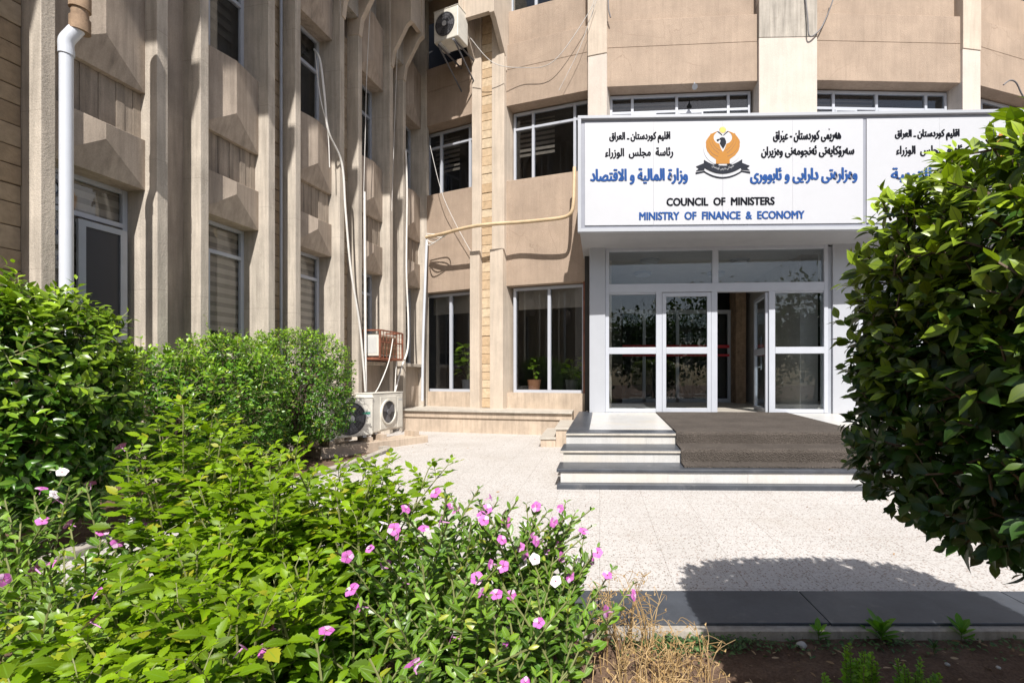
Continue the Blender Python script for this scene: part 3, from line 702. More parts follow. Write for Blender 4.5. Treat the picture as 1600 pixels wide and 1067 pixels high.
# crest: eagle with a sun between its wings above a ribbon
def crest(cx):
    def E(x, y): return (su(cx) + (x - 535) / 8.892 / 95.9, sz(cx, 170 + y / 8.892))
    hw = [(470, 312), (430, 325), (372, 338), (352, 375), (330, 398), (308, 430), (303, 470), (302, 530), (320, 590), (365, 650), (440, 705), (438, 768), (535, 768), (535, 600), (520, 575), (495, 520), (485, 485), (450, 478), (425, 450), (408, 415), (412, 375), (440, 335)]
    mir = lambda P: [(1070 - x, y) for x, y in P][::-1]
    body = hw[:12] + [(632, 768)] + [(1070 - x, y) for x, y in hw[:11]][::-1] + [(1070 - x, y) for x, y in hw[14:]][::-1] + [(535, 600)] + hw[14:]
    def flat(P, n0, n1, name, m, par): return MB(SG).front([E(*p) for p in P], n0, n1).build(name, m, par)
    sh = flat([(x * 1.05 - 535 * .05 - 10, y * 1.0 + 14) for x, y in hw[4:13]] + [(535, 620), (420, 500)], -.004, -.001, 'crest', M['slate'], sign)  # dark flat shape drawn as the crest's shadow, shifted left and down
    MB(SG).front([E(*p) for p in [(535 + 268 * math.cos(t), 540 + 250 * math.sin(t)) for t in np.linspace(0, 2 * math.pi, 40)[:-1]]], -.003, .0004).build('crest_ground', M['sign_white'], sh)
    # one convex strip after another so each outline fills cleanly
    bodyL = MB(SG)
    ring_o = [(470, 312), (430, 325), (385, 345), (352, 375), (322, 415), (304, 470), (302, 530), (320, 590), (365, 650), (440, 705), (440, 768), (535, 768)]
    ring_i = [(470, 314), (445, 332), (425, 352), (412, 375), (408, 400), (412, 430), (428, 455), (452, 478), (485, 488), (497, 525), (515, 570), (535, 600)]
    for sgn in (1, -1):
        f = lambda p: E(*p) if sgn == 1 else E(1070 - p[0], p[1])
        for q in range(len(ring_o) - 1): bodyL.front([f(ring_o[q]), f(ring_o[q + 1]), f(ring_i[q + 1]), f(ring_i[q])], -.002, .003)
    for q in ((372, 335, 360, 385), (310, 425, 306, 480)):
        for sx in (lambda x: x, lambda x: 1070 - x):
            bodyL.front([E(sx(q[0]), q[1]), E(sx(q[2] - 8), q[3]), E(sx(q[2] + 26), q[3] + 6)], -.002, .0034)
    bodyL.build('crest_wings', M['gold'], sh)
    ln = MB(SG)
    for arc in ([(345, 400), (360, 480), (410, 560), (480, 620)], [(318, 470), (340, 560), (400, 630), (470, 665)], [(385, 380), (385, 450), (430, 530), (500, 585)]):
        for sx in (lambda x: x, lambda x: 1070 - x):
            c = [p[:2] for p in curve_pts([(x, y, 0) for x, y in arc], 4)]
            for a, b in zip(c[:-1], c[1:]): ln.front([E(sx(a[0]), a[1] - 4), E(sx(b[0]), b[1] - 4), E(sx(b[0]), b[1] + 4), E(sx(a[0]), a[1] + 4)], 0, .0042)
    ln.build('crest_feather_lines', M['gold_dark'], sh)
    hd = MB(SG)
    hd.front([E(*p) for p in [(487, 412), (525, 398), (560, 408), (580, 455), (578, 490), (492, 485), (505, 440)]], 0, .004)
    hd.front([E(*p) for p in [(492, 484), (578, 489), (560, 525), (538, 560), (518, 528)]], 0, .004)
    hd.front([E(*p) for p in [(446, 436), (470, 420), (500, 432), (480, 440), (470, 462)]], 0, .004)
    for sx in (lambda x: x, lambda x: 1070 - x):
        hd2 = MB(SG); hd2.front([E(sx(x), y) for x, y in [(455, 318), (475, 318), (525, 362), (530, 380)]], 0, .004)
        hd2.build('crest_tip', M['slate'], sh)
        hd3 = MB(SG); hd3.front([E(sx(x), y) for x, y in [(410, 780), (440, 764), (480, 768), (470, 790)]], 0, .004); hd3.build('crest_foot', M['slate'], sh)
    hd.build('crest_head', M['slate'], sh)
    st = [(533 + (52 if k % 2 == 0 else 33) * math.cos(k * math.pi / 14), 298 + (52 if k % 2 == 0 else 33) * math.sin(k * math.pi / 14)) for k in range(28)]
    s2 = MB(SG); s2.front([E(*p) for p in st], 0, .0045); s2.build('crest_sun', M['sun_yellow'], sh)
    rb = MB(SG); wb = MB(SG)
    for q in range(12):
        x0, x1 = 275 + q * 43.8, 275 + (q + 1) * 43.8; yy = lambda x: 842 - 90 * ((x - 537) / 262) ** 2
        rb.front([E(x0, yy(x0) - 42), E(x1, yy(x1) - 42), E(x1, yy(x1) + 60), E(x0, yy(x0) + 60)], -.001, .005)
        wb.front([E(x0, yy(x0) + 108), E(x1, yy(x1) + 108), E(x1, yy(x1) + 128), E(x0, yy(x0) + 128)], -.003, .003)  # dark bars drawn below as the ribbon's shadow
    for sx in (lambda x: x, lambda x: 1070 - x):
        rb.front([E(sx(x), y) for x, y in [(300, 745), (215, 780), (280, 850)]], -.001, .0035)
        rb.front([E(sx(x), y) for x, y in [(215, 780), (165, 800), (205, 830)]], -.001, .0035); rb.front([E(sx(x), y) for x, y in [(215, 780), (205, 830), (165, 862), (280, 850)]], -.001, .0035)
        wb.front([E(sx(x), y) for x, y in [(160, 880), (290, 862), (290, 878), (160, 905)]], -.003, .003)
    rb.build('crest_ribbon', M['slate'], sh); wb.build('crest_ribbon_shadow', M['slate'], sh)
    tx = cx - 17.5, cx + 17.5
    lettering('حكومةتى هەريمى كوردستان', tx[0], tx[1], 170 + 815 / 8.892, 170 + 862 / 8.892, M['sign_white'], sh, .0, True, .002, .055, 'crest_lettering')
crest(1129.5); crest(1581)
# ------------------------------------------------------------------ services on the wing and wall
def n_of(px, Y): return ((px - 920) * Y / F, Y)
dp = thing('drain_pipe', 'thick white drain pipe under a brown clay socket at the far left', 'pipe', (-4.66, 3.98, 0))
px_, py_ = -4.665, 4.0
MB().tube([(px_, py_, -.05), (px_, py_, 4.04)], .045, 18).build('downpipe', M['pvc'], dp, smooth=True)
MB().tube(curve_pts([(px_, py_, 4.03), (px_, py_, 4.12), (px_ + .03, py_ + .02, 4.2), (px_ + .06, py_ + .04, 4.27)], 5), .051, 18).build('elbow', M['pvc'], dp, smooth=True)
MB().tube([(px_, py_, 4.0), (px_, py_, 4.05)], .053, 18).build('collar', M['pvc'], dp, smooth=True)
cp = MB()
for q, (a, b, r) in enumerate(((4.24, 4.36, .07), (4.36, 4.44, .058), (4.44, 4.58, .072), (4.58, 5.6, .062))): cp.tube([(px_ + .065, py_ + .05, a), (px_ + .065, py_ + .05, b)], r, 18)
cp.build('clay_socket', M['clay'], dp, smooth=True)

def pipe(name, label, cat, pts, r, m, smoothn=8, k=8, fr=None, group=None):
    P = curve_pts(pts, smoothn) if smoothn else pts
    o = MB(fr).tube(P, r, k).build(name, m, smooth=True); return tag(o, label, cat, group)
def wp(px, py, n=.06):
    # a point at picture place px, py standing n in front of the wing's face
    k = (px - 920) / F; s = (-5.6 + .9844 * n + k * .1758 * n) / (k * .9844 - .1758); p = W(s, n, 0)
    return (p[0], p[1], EYE + (590 - py) * p[1] / F)
pipe('grey_conduit', 'thin grey conduit standing in the brick strip between wing windows', 'conduit', [W(B[2] + OPEN + CR + .27, -.17, .3), W(B[2] + OPEN + CR + .27, -.17, 9.9)], .02, M['alu_grey'], 0)
pipe('insulated_pipe', 'long white wrapped pipe sagging from an upper wing window to the outdoor units', 'pipe', [wp(491, 78, -.35), wp(500, 95, -.1), wp(507, 150), wp(513, 205), wp(534, 255), wp(540, 330), wp(548, 420), wp(561, 500), wp(567, 560), wp(571, 612)], .017, M['tape'])
pipe('wire', 'thin white cable hanging beside the sagging wrapped pipe', 'cable', [wp(492, 80, -.35), wp(500, 150, .03), wp(512, 205, .03), wp(515, 262, .03)], .008, M['tape'])
pipe('straight_pipe', 'straight white pipe up the wing left of the caged air conditioner', 'pipe', [wp(569.5, 300, .05), wp(570.5, 450, .05), wp(571.5, 612, .05)], .021, M['tape'], 3)
pipe('insulated_pipe', 'white wrapped pipe bending down behind the right outdoor unit', 'pipe', [wp(634, 235, .04), wp(636, 300, .04), wp(635, 420, .04), wp(638, 500, .05), wp(637, 545, .07), wp(627, 575, .12), wp(619, 605, .2), wp(615, 618, .3)], .018, M['tape'])
pipe('corner_pipe', 'white upright pipe in the corner where wing meets curved wall', 'pipe', [wp(667, 372, .06), wp(664, 450, .06), wp(661, 540, .06), wp(660, 626, .06)], .028, M['pvc'], 3, 10)
pipe('wire', 'long slack wire dropping past the hexagon brackets on the wing', 'cable', [wp(579, 0, .12), wp(573, 120, .1), wp(571, 200, .08), wp(568, 310, .05)], .006, M['wire_pale'])
pipe('wire', 'thin wire hanging down the wing just left of the corner', 'cable', [wp(622, 48, .1), wp(617, 180, .1), wp(612, 330, .06)], .005, M['wire_pale'])
cab = [(-3.60, 9.93, at(0, 371, 9.93)[2]), at(690, 366, 9.66), at(720, 358, 9.42), at(745, 353, 9.26), at(774, 350, 9.16), at(812, 347.5, 9.05), at(850, 344, 8.86), at(880, 340, 8.72), at(892, 333, 8.66), at(896, 318, 8.66), at(897, 290, 8.70), at(897.5, 262, 8.78)]
tc = thing('cable_bundle', 'sagging tan insulated pipe strung across the brick pier toward the signboard', 'cable', cab[3])
MB().tube(curve_pts(cab, 6), .035, 10).build('sleeve', M['tan_cable'], tc, smooth=True)
lo = MB()
for q in range(5):
    a = Vector(cab[0]); b = Vector(at(672 + q * 6, 383 - 4 * q, 9.8)); c = Vector(at(700, 364, 9.6))
    lo.tube(curve_pts([tuple(a + Vector((0, 0, .04 * (q - 2)))), tuple(b), tuple(c)], 6), .011, 6)
lo.build('loose_ends', M['tape'], tc, smooth=True)
pipe('wire', 'thin wire slanting down over the wall left of the brick pier', 'cable', [at(672, 228, 9.95), at(690, 300, 9.9), at(712, 350, 9.85), at(735, 392, 9.75)], .006, M['wire_pale'], 6)
pipe('wire', 'wire looping from the pier bracket over brown panels to the thin pilaster', 'cable', [at(735, 60, 9.2), at(770, 98, 9.3), at(815, 106, 9.3), at(865, 96, 9.1), at(920, 20, 8.9), at(930, -10, 8.85)], .007, M['wire_pale'], 8)
pipe('wire', 'straight wire rising from the upper window to the thin pilaster', 'cable', [at(873, 142, 9.1), at(906, 75, 8.95), at(932, 0, 8.85)], .005, M['wire_pale'], 4)
pipe('wire', 'dark tangled cable hanging on the wide pilaster above the sign', 'cable', [at(1258, -8, 8.66), at(1262, 30, 8.64), at(1265, 57, 8.63), at(1280, 48, 8.66), at(1290, 30, 8.7), at(1300, 5, 8.68), at(1303, -8, 8.7)], .013, M['wire'], 8)
pipe('wire', 'short dark cable with a plug beside the thin pilaster top', 'cable', [at(950, -6, 8.85), at(951, 15, 8.84), at(954, 28, 8.85)], .014, M['wire'], 4)
pipe('wire', 'dark broken cable against the brown panel at the far right edge', 'cable', [at(1568, 133, 8.8), at(1578, 126, 8.82), at(1588, 130, 8.85), at(1598, 150, 8.9), at(1615, 170, 9.0)], .014, M['wire'], 5)
fl = thing('flood_lamp', 'tiny white lamp fixed under the brown panel edge above the sign', 'lamp', at(1085, 133, 8.86))
c = at(1085, 134, 8.84)
MB().tube([(c[0], c[1], c[2] + .06), (c[0], c[1], c[2])], .012, 8).build('stem', M['panel'], fl)
MB().tube([(c[0], c[1], c[2] + .02), (c[0], c[1] - .02, c[2] - .03), (c[0], c[1] - .04, c[2] - .05)], [.02, .05, .055], 12).build('shade', M['panel'], fl, smooth=True)

# ------------------------------------------------------------------ air conditioners
def condenser(name, label, P, dx, dy, Lw, H, dep, fanc, fanr, style, group=None):
    """box in a frame: u along the face, n towards the viewer"""
    fr = frame(P[0], P[1], dx, dy); z = P[2]
    t = thing(name, label, 'air conditioner', fr(Lw / 2, -dep / 2, z), group)
    ax = Vector(fr(0, 1, 0)) - Vector(fr(0, 0, 0))
    MB(fr).box((0, -dep, z + .03), (Lw, 0, z + H)).build('casing', M['ac'], t, bevel=.015)
    MB(fr).box((-.006, -dep - .004, z + H), (Lw + .006, .006, z + H + .015)).build('lid', M['ac'], t, bevel=.006)
    for u in (.1, Lw - .16): MB(fr).box((u, -dep + .02, z), (u + .06, -.02, z + .03)).build('foot', M['ac_grey'], t)
    cu, cz = fanc
    g = MB(fr)
    if style == 'round':
        MB(fr).disc((cu, .002, z + cz), ax, fanr, .004, 36).build('fan_opening', M['ac_dark'], t)
        fb = MB(fr)
        for k in range(5):
            a = k * 2 * math.pi / 5; pts = []
            for rr, da in ((.25, -.2), (.9, -.35), (.95, .25), (.25, .25)): pts.append((cu + fanr * rr * math.cos(a + da), z + cz + fanr * rr * math.sin(a + da)))
            fb.front(pts, .0065, .010)
        fb.build('fan', M['ac_fan'], t)
        for rr in (.35, .55, .75, .97): g.disc((cu, .018, z + cz), ax, fanr * rr, .004, 36, fanr * rr - .004)
        for k in range(24):
            a = k * 2 * math.pi / 24; g.tube([(cu + .05 * math.cos(a), .02, z + cz + .05 * math.sin(a)), (cu + fanr * math.cos(a + .25), .016, z + cz + fanr * math.sin(a + .25))], .0022, 4)
        g.build('fan_guard', M['ac_fan'], t)
        MB(fr).disc((cu, .018, z + cz), ax, fanr * .22, .012, 24).build('hub', M['ac_grey'], t)
        if H < .65: MB(fr).box((Lw - .21, .001, z + H * .52), (Lw - .05, .004, z + H * .66)).build('label_plate', M['sign_white'], t)
        if H < .65: MB(fr).box((Lw - .205, .004, z + H * .59), (Lw - .055, .006, z + H * .645)).build('label_band', M['green_label'], t)
    else:
        MB(fr).box((Lw * .22, .001, z + .06), (Lw * .74, .012, z + H - .05)).build('front_plate', M['ac'], t, bevel=.01)
        MB(fr).disc((cu, .0125, z + cz), ax, fanr, .004, 36).build('fan_opening', M['ac_dark'], t)
        fb = MB(fr)
        for k in range(3):
            a = .4 + k * 2 * math.pi / 3; pts = [(cu + fanr * rr * math.cos(a + da), z + cz + fanr * rr * math.sin(a + da)) for rr, da in ((.2, -.5), (.92, -.45), (.96, .45), (.3, .6))]
            fb.front(pts, .018, .022)
        fb.build('fan', M['ac_fan'], t)
        g.disc((cu, .012, z + cz), ax, fanr + .02, .022, 36, fanr - .006); g.build('fan_ring', M['ac'], t, smooth=True)
        MB(fr).disc((cu, .022, z + cz), ax, fanr * .25, .014, 24).build('hub', M['ac_fan'], t)
        MB(fr).box((Lw * .78, .001, z + .05), (Lw * .97, .008, z + H - .07)).build('service_cover', M['ac'], t, bevel=.006)
        MB(fr).box((Lw * .83, .008, z + H * .80), (Lw * .95, .010, z + H * .83)).build('label_plate', M['ac_grey'], t)
    return t
G1 = 'outdoor units on the ground beside the wing'
dxw, dyw = WU.x, WU.y
# two units on the ground: faces run along the wing
A1 = at(505, 687, 6.42); A2 = at(582, 678, 7.10)
d2 = (at(637, 664, 8.1)[0] - A2[0], at(637, 664, 8.1)[1] - A2[1])
base1 = (A1[0], A1[1], .19); base2 = (A2[0], A2[1], .21)
condenser('outdoor_unit', 'dirty beige outdoor unit with spiral guard and green label, half behind hedge', base1, *(A2[0] - A1[0] + .02, A2[1] - A1[1]), .78, .61, .3, (.40, .31), .25, 'round', G1)
condenser('outdoor_unit', 'off-white outdoor unit with open dark fan hole beside the terrace', base2, *d2, .86, .65, .3, (.40, .34), .19, 'open', G1)
pad = frame(A1[0] + .05, A1[1], A2[0] - A1[0] + .08, A2[1] - A1[1])
up = thing('unit_plinth', 'long low tan stone block under the two ground outdoor units', 'plinth', pad(1, 0, 0))
MB(pad).box((-.1, -.42, -.1), (1.66, .05, .12)).build('block', M['stone_tan'], up, bevel=.008)
for a_, b_ in ((.05, .19), (.62, .19), (.85, .21), (1.45, .21)): MB(pad).box((a_, -.32, .121), (a_ + .09, -.03, b_)).build('rail', M['stone_tan'], up)
# caged window unit on the wing
f4 = B[4]
wa = thing('window_unit', 'window air conditioner in a rusty cage standing out from the wing', 'air conditioner', W(f4 + .4, .1, 1.5))
MB(W).box((f4 + .10, -.3, 1.52), (f4 + .68, .26, 1.93)).build('casing', M['ac'], wa, bevel=.01)
gv = MB(W)
for q in range(14): gv.box((f4 + .095, -.02 + q * .018, 1.57), (f4 + .10, -.012 + q * .018, 1.88))
gv.build('side_vents', M['ac_grey'], wa)
cb = MB(W); c0, c1, n1, z0, z1 = f4 + .06, f4 + .76, .32, 1.48, 1.99
for u in (c0, c1):
    for n in (-.05, n1): cb.box((u - .014, n - .014, z0), (u + .014, n + .014, z1))
    for z in (z0, z1): cb.box((u - .013, -.036, z - .013), (u + .013, n1 - .014, z + .013))
for z in (z0, z1, 1.78): cb.box((c0 + .014, n1 - .012, z - .013), (c1 - .014, n1 + .012, z + .013))
for q in range(1, 7): cb.box((c0 + q * .1 - .004, n1 - .005, z0 + .013), (c0 + q * .1 + .004, n1 + .005, z1 - .013))
for q in range(1, 6): cb.box((c0 + .014, n1 + .005, z0 + q * .085 - .003), (c1 - .014, n1 + .009, z0 + q * .085 + .003))
cb.box((c0 - .02, -.05, z0 - .03), (c1 + .02, n1 + .02, z0 - .015))
cb.build('cage', M['rust'], wa)
MB(W).box((c0 + .12, .262, 1.55), (c1 - .12, .27, 1.9)).build('coil_face', M['clay'], wa)
pipe('drain_hose', 'thin pale hose slanting from the caged unit toward the straight pipe', 'hose', [W(f4 + .42, .34, 1.86), W(f4 + .28, .34, 1.4), W(f4 + .05, .3, .95), W(f4 - .06, .25, .8)], .009, M['tape'])
pipe('drain_hose', 'thin pale hose hanging straight under the caged unit', 'hose', [W(f4 + .6, .3, 1.46), W(f4 + .56, .3, 1.1), W(f4 + .5, .32, .7)], .009, M['tape'])
# high unit in the corner
HP = at(678, 78, 9.3)
condenser('outdoor_unit', 'white outdoor unit with tan fan hung high in the corner', (HP[0], HP[1], HP[2] + .1), .93, -.36, .60, .66, .34, (.28, .35), .24, 'round')
hb = MB(); fr = frame(HP[0], HP[1], .93, -.36)
for u in (.1, .5): hb.tube([fr(u, -.02, HP[2] + .085), fr(u, -.9, HP[2] + .085)], .02, 6); hb.tube([fr(u, -.02, HP[2] + .07), fr(u, -.9, HP[2] - .5)], .018, 6)
tag(hb.build('wall_bracket', M['ac_fan']), 'dark steel bracket carrying the high outdoor unit in the corner', 'bracket')
# exhaust fan in the nearest wing window
ef = thing('exhaust_fan', 'small round exhaust fan set in the first wing window behind the drain pipe', 'fan', W(B[1] + .14, -.39, 2.95))
axn = Vector(W(0, 1, 0)) - Vector(W(0, 0, 0))
MB(W).box((B[1] + .05, -.398, 2.82), (B[1] + .29, -.39, 3.12)).build('plate', M['alu_grey'], ef)
MB(W).disc((B[1] + .17, -.389, 2.97), axn, .10, .02, 28, .075).build('rim', M['ac_fan'], ef, smooth=True)
MB(W).disc((B[1] + .17, -.389, 2.97), axn, .06, .012, 24).build('cover', M['panel'], ef, smooth=True)
# open insect screen in the same window
sc = MB(W); s0, s1, nn_ = B[1] + .36, B[1] + OPEN - .05, -.33
sc.box((s0, nn_ - .03, 1.5), (s0 + .06, nn_, 2.72)); sc.box((s1 - .06, nn_ - .03, 1.5), (s1, nn_, 2.72)); sc.box((s0 + .06, nn_ - .03, 2.66), (s1 - .06, nn_, 2.72)); sc.box((s0 + .06, nn_ - .03, 1.5), (s1 - .06, nn_, 1.56))
so_ = sc.build('screen_sash', M['alu_grey'], wing); MB(W).box((s0 + .06, nn_ - .02, 1.56), (s1 - .06, nn_ - .015, 2.66)).build('screen_mesh', M['ac_dark'], so_)

# ------------------------------------------------------------------ foliage
def tri_leaf(prof, fold=.18, curl=.12, zig=0):
    """leaf template along x: rows of left, mid, right points; triangles only"""
    V = []; vein = []; T = []
    for t, wv in prof:
        zc = -curl * t * t
        V += [(t, -wv, zc + fold * wv), (t, 0, zc), (t, wv, zc + fold * wv)]; vein += [1, 0, 1]
    for r in range(len(prof) - 1):
        a = r * 3; b = a + 3
        T += [(a, a + 1, b + 1), (a, b + 1, b), (a + 1, a + 2, b + 2), (a + 1, b + 2, b + 1)]
    return np.array(V, float), np.array(T), np.array(vein, float)
FICUS = tri_leaf([(0, .01), (.22, .15), (.5, .235), (.78, .14), (1, .004)], .25, .22)
FICUS_NEAR = tri_leaf([(0, .015), (.08, .03), (.25, .165), (.45, .24), (.65, .225), (.83, .12), (.94, .04), (1.02, .003)], .22, .22)
SERR = tri_leaf([(0, .02), (.12, .10), (.20, .20), (.25, .17), (.37, .27), (.42, .22), (.55, .27), (.60, .20), (.72, .20), (.77, .13), (.9, .07), (1.02, .003)], .25, .22)
VINCA = tri_leaf([(0, .02), (.2, .13), (.5, .21), (.8, .165), (1, .01)], .2, .15)
TINY = tri_leaf([(0, .02), (.5, .3), (1, .01)], .3, .2)

def norm(a): return a / np.maximum(np.linalg.norm(a, axis=1, keepdims=True), 1e-9)
def foliage(name, m, tpl, pos, dr, up, size, age, parent, width=1.0):
    V, Tt, vein = tpl; N = len(pos); nv = len(V)
    dr = norm(dr); sd = norm(np.cross(up, dr)); nm = np.cross(dr, sd)
    size = np.asarray(size).reshape(N, 1, 1); wd = (rng.uniform(.85, 1.15, N) * width).reshape(N, 1, 1)
    cu = rng.uniform(.2, 1.9, N).reshape(N, 1, 1)
    P = pos[:, None, :] + size * (V[None, :, 0:1] * dr[:, None, :] + wd * V[None, :, 1:2] * sd[:, None, :] + cu * V[None, :, 2:3] * nm[:, None, :])
    P = P.reshape(-1, 3) - np.array(parent_loc(parent))
    TT = (Tt[None] + (np.arange(N) * nv)[:, None, None]).reshape(-1)
    me = bpy.data.meshes.new(name); me.vertices.add(len(P)); me.vertices.foreach_set('co', P.astype(np.float32).ravel())
    nf = len(TT) // 3; me.loops.add(len(TT)); me.loops.foreach_set('vertex_index', TT.astype(np.int32))
    me.polygons.add(nf); me.polygons.foreach_set('loop_start', np.arange(0, nf * 3, 3, dtype=np.int32))
    me.polygons.foreach_set('use_smooth', np.ones(nf, bool))
    a = me.attributes.new('vein', 'FLOAT', 'POINT'); a.data.foreach_set('value', np.tile(vein, N).astype(np.float32))
    a = me.attributes.new('age', 'FLOAT', 'POINT'); a.data.foreach_set('value', np.repeat(np.asarray(age), nv).astype(np.float32))
    me.materials.append(m); me.update(calc_edges=True); me.validate()
    return link(name, me, parent)

def lumps(d, seed, k=9, amp=.1):
    r = np.random.default_rng(seed); out = np.zeros(len(d))
    for _ in range(k):
        c = norm(r.normal(size=(1, 3)))[0]; out += amp * np.exp(-((d - c) ** 2).sum(1) / .12) * r.uniform(-.7, 1)
    return out
def bush(name, label, C, rad, n_twig, leaf_len, m, tpl=FICUS, expo=3.0, seed=1, per=7, trunk=True, group='clipped evergreen bushes', amp=.1, age_top=.9, deep=.5, shag=.12, sprouts=0, tdark=False):
    C = np.array(C, float); rad = np.array(rad, float)
    t = thing(name, label, 'bush', (C[0], C[1], 0), group)
    d = norm(rng.normal(size=(n_twig, 3)))
    sr = 1 / (np.abs(d) ** expo).sum(1) ** (1 / expo)          # superellipsoid: boxy like a clipped bush
    lift = np.minimum(rng.exponential(.16, n_twig), deep)
    r = sr * (1 + lumps(d, seed, 12, amp)) * (1 - lift)
    base = C + d * r[:, None] * rad
    nrm = norm(np.sign(d) * np.abs(d * sr[:, None]) ** (expo - 1) / rad + 1e-6)
    td = norm(nrm * .8 + np.array([0, 0, .55]) + rng.normal(size=(n_twig, 3)) * .45)
    tl = leaf_len * (rng.uniform(.9, 1.7, n_twig) if tdark else rng.uniform(1.2, 2.6, n_twig)) * (1 - lift * .6); tl = np.where((rng.random(n_twig) < shag) & (lift < .15), tl * 1.8, tl)
    if sprouts:
        k = np.argsort(-base[:, 2])[:sprouts * 4:4]; tl[k] *= 2.2; td[k] = norm(td[k] * .4 + np.array([0, 0, 1]))
    L = []; DR = []; UP = []; SZ = []; AG = []; tw = MB()
    for k in range(per):
        f = (k + .6) / per; ang = k * 2.399 + rng.uniform(0, 6.28, n_twig)
        e1 = norm(np.cross(td, np.array([.13, .71, .35]))); e2 = np.cross(td, e1)
        rd = e1 * np.cos(ang)[:, None] + e2 * np.sin(ang)[:, None]
        ld = norm(rd * (1.05 - .5 * f) + td * (.25 + .6 * f) + np.array([0, 0, -.05]) + rng.normal(size=(n_twig, 3)) * .15)
        L.append(base + td * (tl * (f - .45))[:, None]); DR.append(ld)
        UP.append(norm(td + np.array([.08, -.4, .75]) + nrm * .5 + rng.normal(size=(n_twig, 3)) * .3))
        SZ.append(leaf_len * rng.uniform(.65, 1.15, n_twig) * (1 - .25 * (f > .85)))
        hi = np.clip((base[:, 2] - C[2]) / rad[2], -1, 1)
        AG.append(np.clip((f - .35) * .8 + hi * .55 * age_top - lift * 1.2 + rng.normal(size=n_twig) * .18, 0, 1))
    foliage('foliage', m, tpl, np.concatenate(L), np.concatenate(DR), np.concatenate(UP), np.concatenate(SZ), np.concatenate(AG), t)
    for k in range(0, n_twig, 2): tw.tube([tuple(base[k] - td[k] * tl[k] * .8), tuple(base[k] + td[k] * tl[k] * .5)], [.004, .002], 3, False)
    tw.build('twigs', M['bark'] if tdark else M['twig'], t)
    if trunk:
        tb = MB(); zb = C[2] - rad[2]
        tb.tube(curve_pts([(C[0], C[1], -.06), (C[0] + .02, C[1], zb * .6), (C[0] - .01, C[1] + .02, zb + .2), (C[0], C[1], C[2])], 4), [.05 - .0022 * i for i in range(13)], 10)
        for k in range(14):
            q = C + d[k] * rad * .75; tb.tube(curve_pts([(C[0], C[1], zb + .05 + .02 * k), tuple(C * .5 + q * .5 + np.array([0, 0, -.08])), tuple(q)], 4), [.022 - .002 * i for i in range(9)], 6)
        tb.build('trunk', M['bark'], t, smooth=True)
    return t
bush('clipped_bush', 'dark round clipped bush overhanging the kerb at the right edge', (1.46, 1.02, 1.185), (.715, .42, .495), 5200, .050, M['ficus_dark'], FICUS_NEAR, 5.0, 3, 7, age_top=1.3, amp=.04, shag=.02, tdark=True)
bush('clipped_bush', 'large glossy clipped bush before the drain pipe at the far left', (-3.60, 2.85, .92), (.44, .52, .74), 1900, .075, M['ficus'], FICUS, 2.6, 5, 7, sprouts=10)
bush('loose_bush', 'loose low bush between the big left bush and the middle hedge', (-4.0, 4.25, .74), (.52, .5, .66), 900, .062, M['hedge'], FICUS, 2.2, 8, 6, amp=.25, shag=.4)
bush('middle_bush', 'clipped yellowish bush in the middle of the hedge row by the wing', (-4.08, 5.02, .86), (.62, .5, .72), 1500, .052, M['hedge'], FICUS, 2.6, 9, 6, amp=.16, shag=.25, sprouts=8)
bush('box_hedge', 'dense square clipped hedge half hiding the beige outdoor unit', (-3.98, 6.12, .99), (.67, .48, .76), 2400, .046, M['hedge'], FICUS, 3.4, 12, 6, amp=.05, shag=.05)

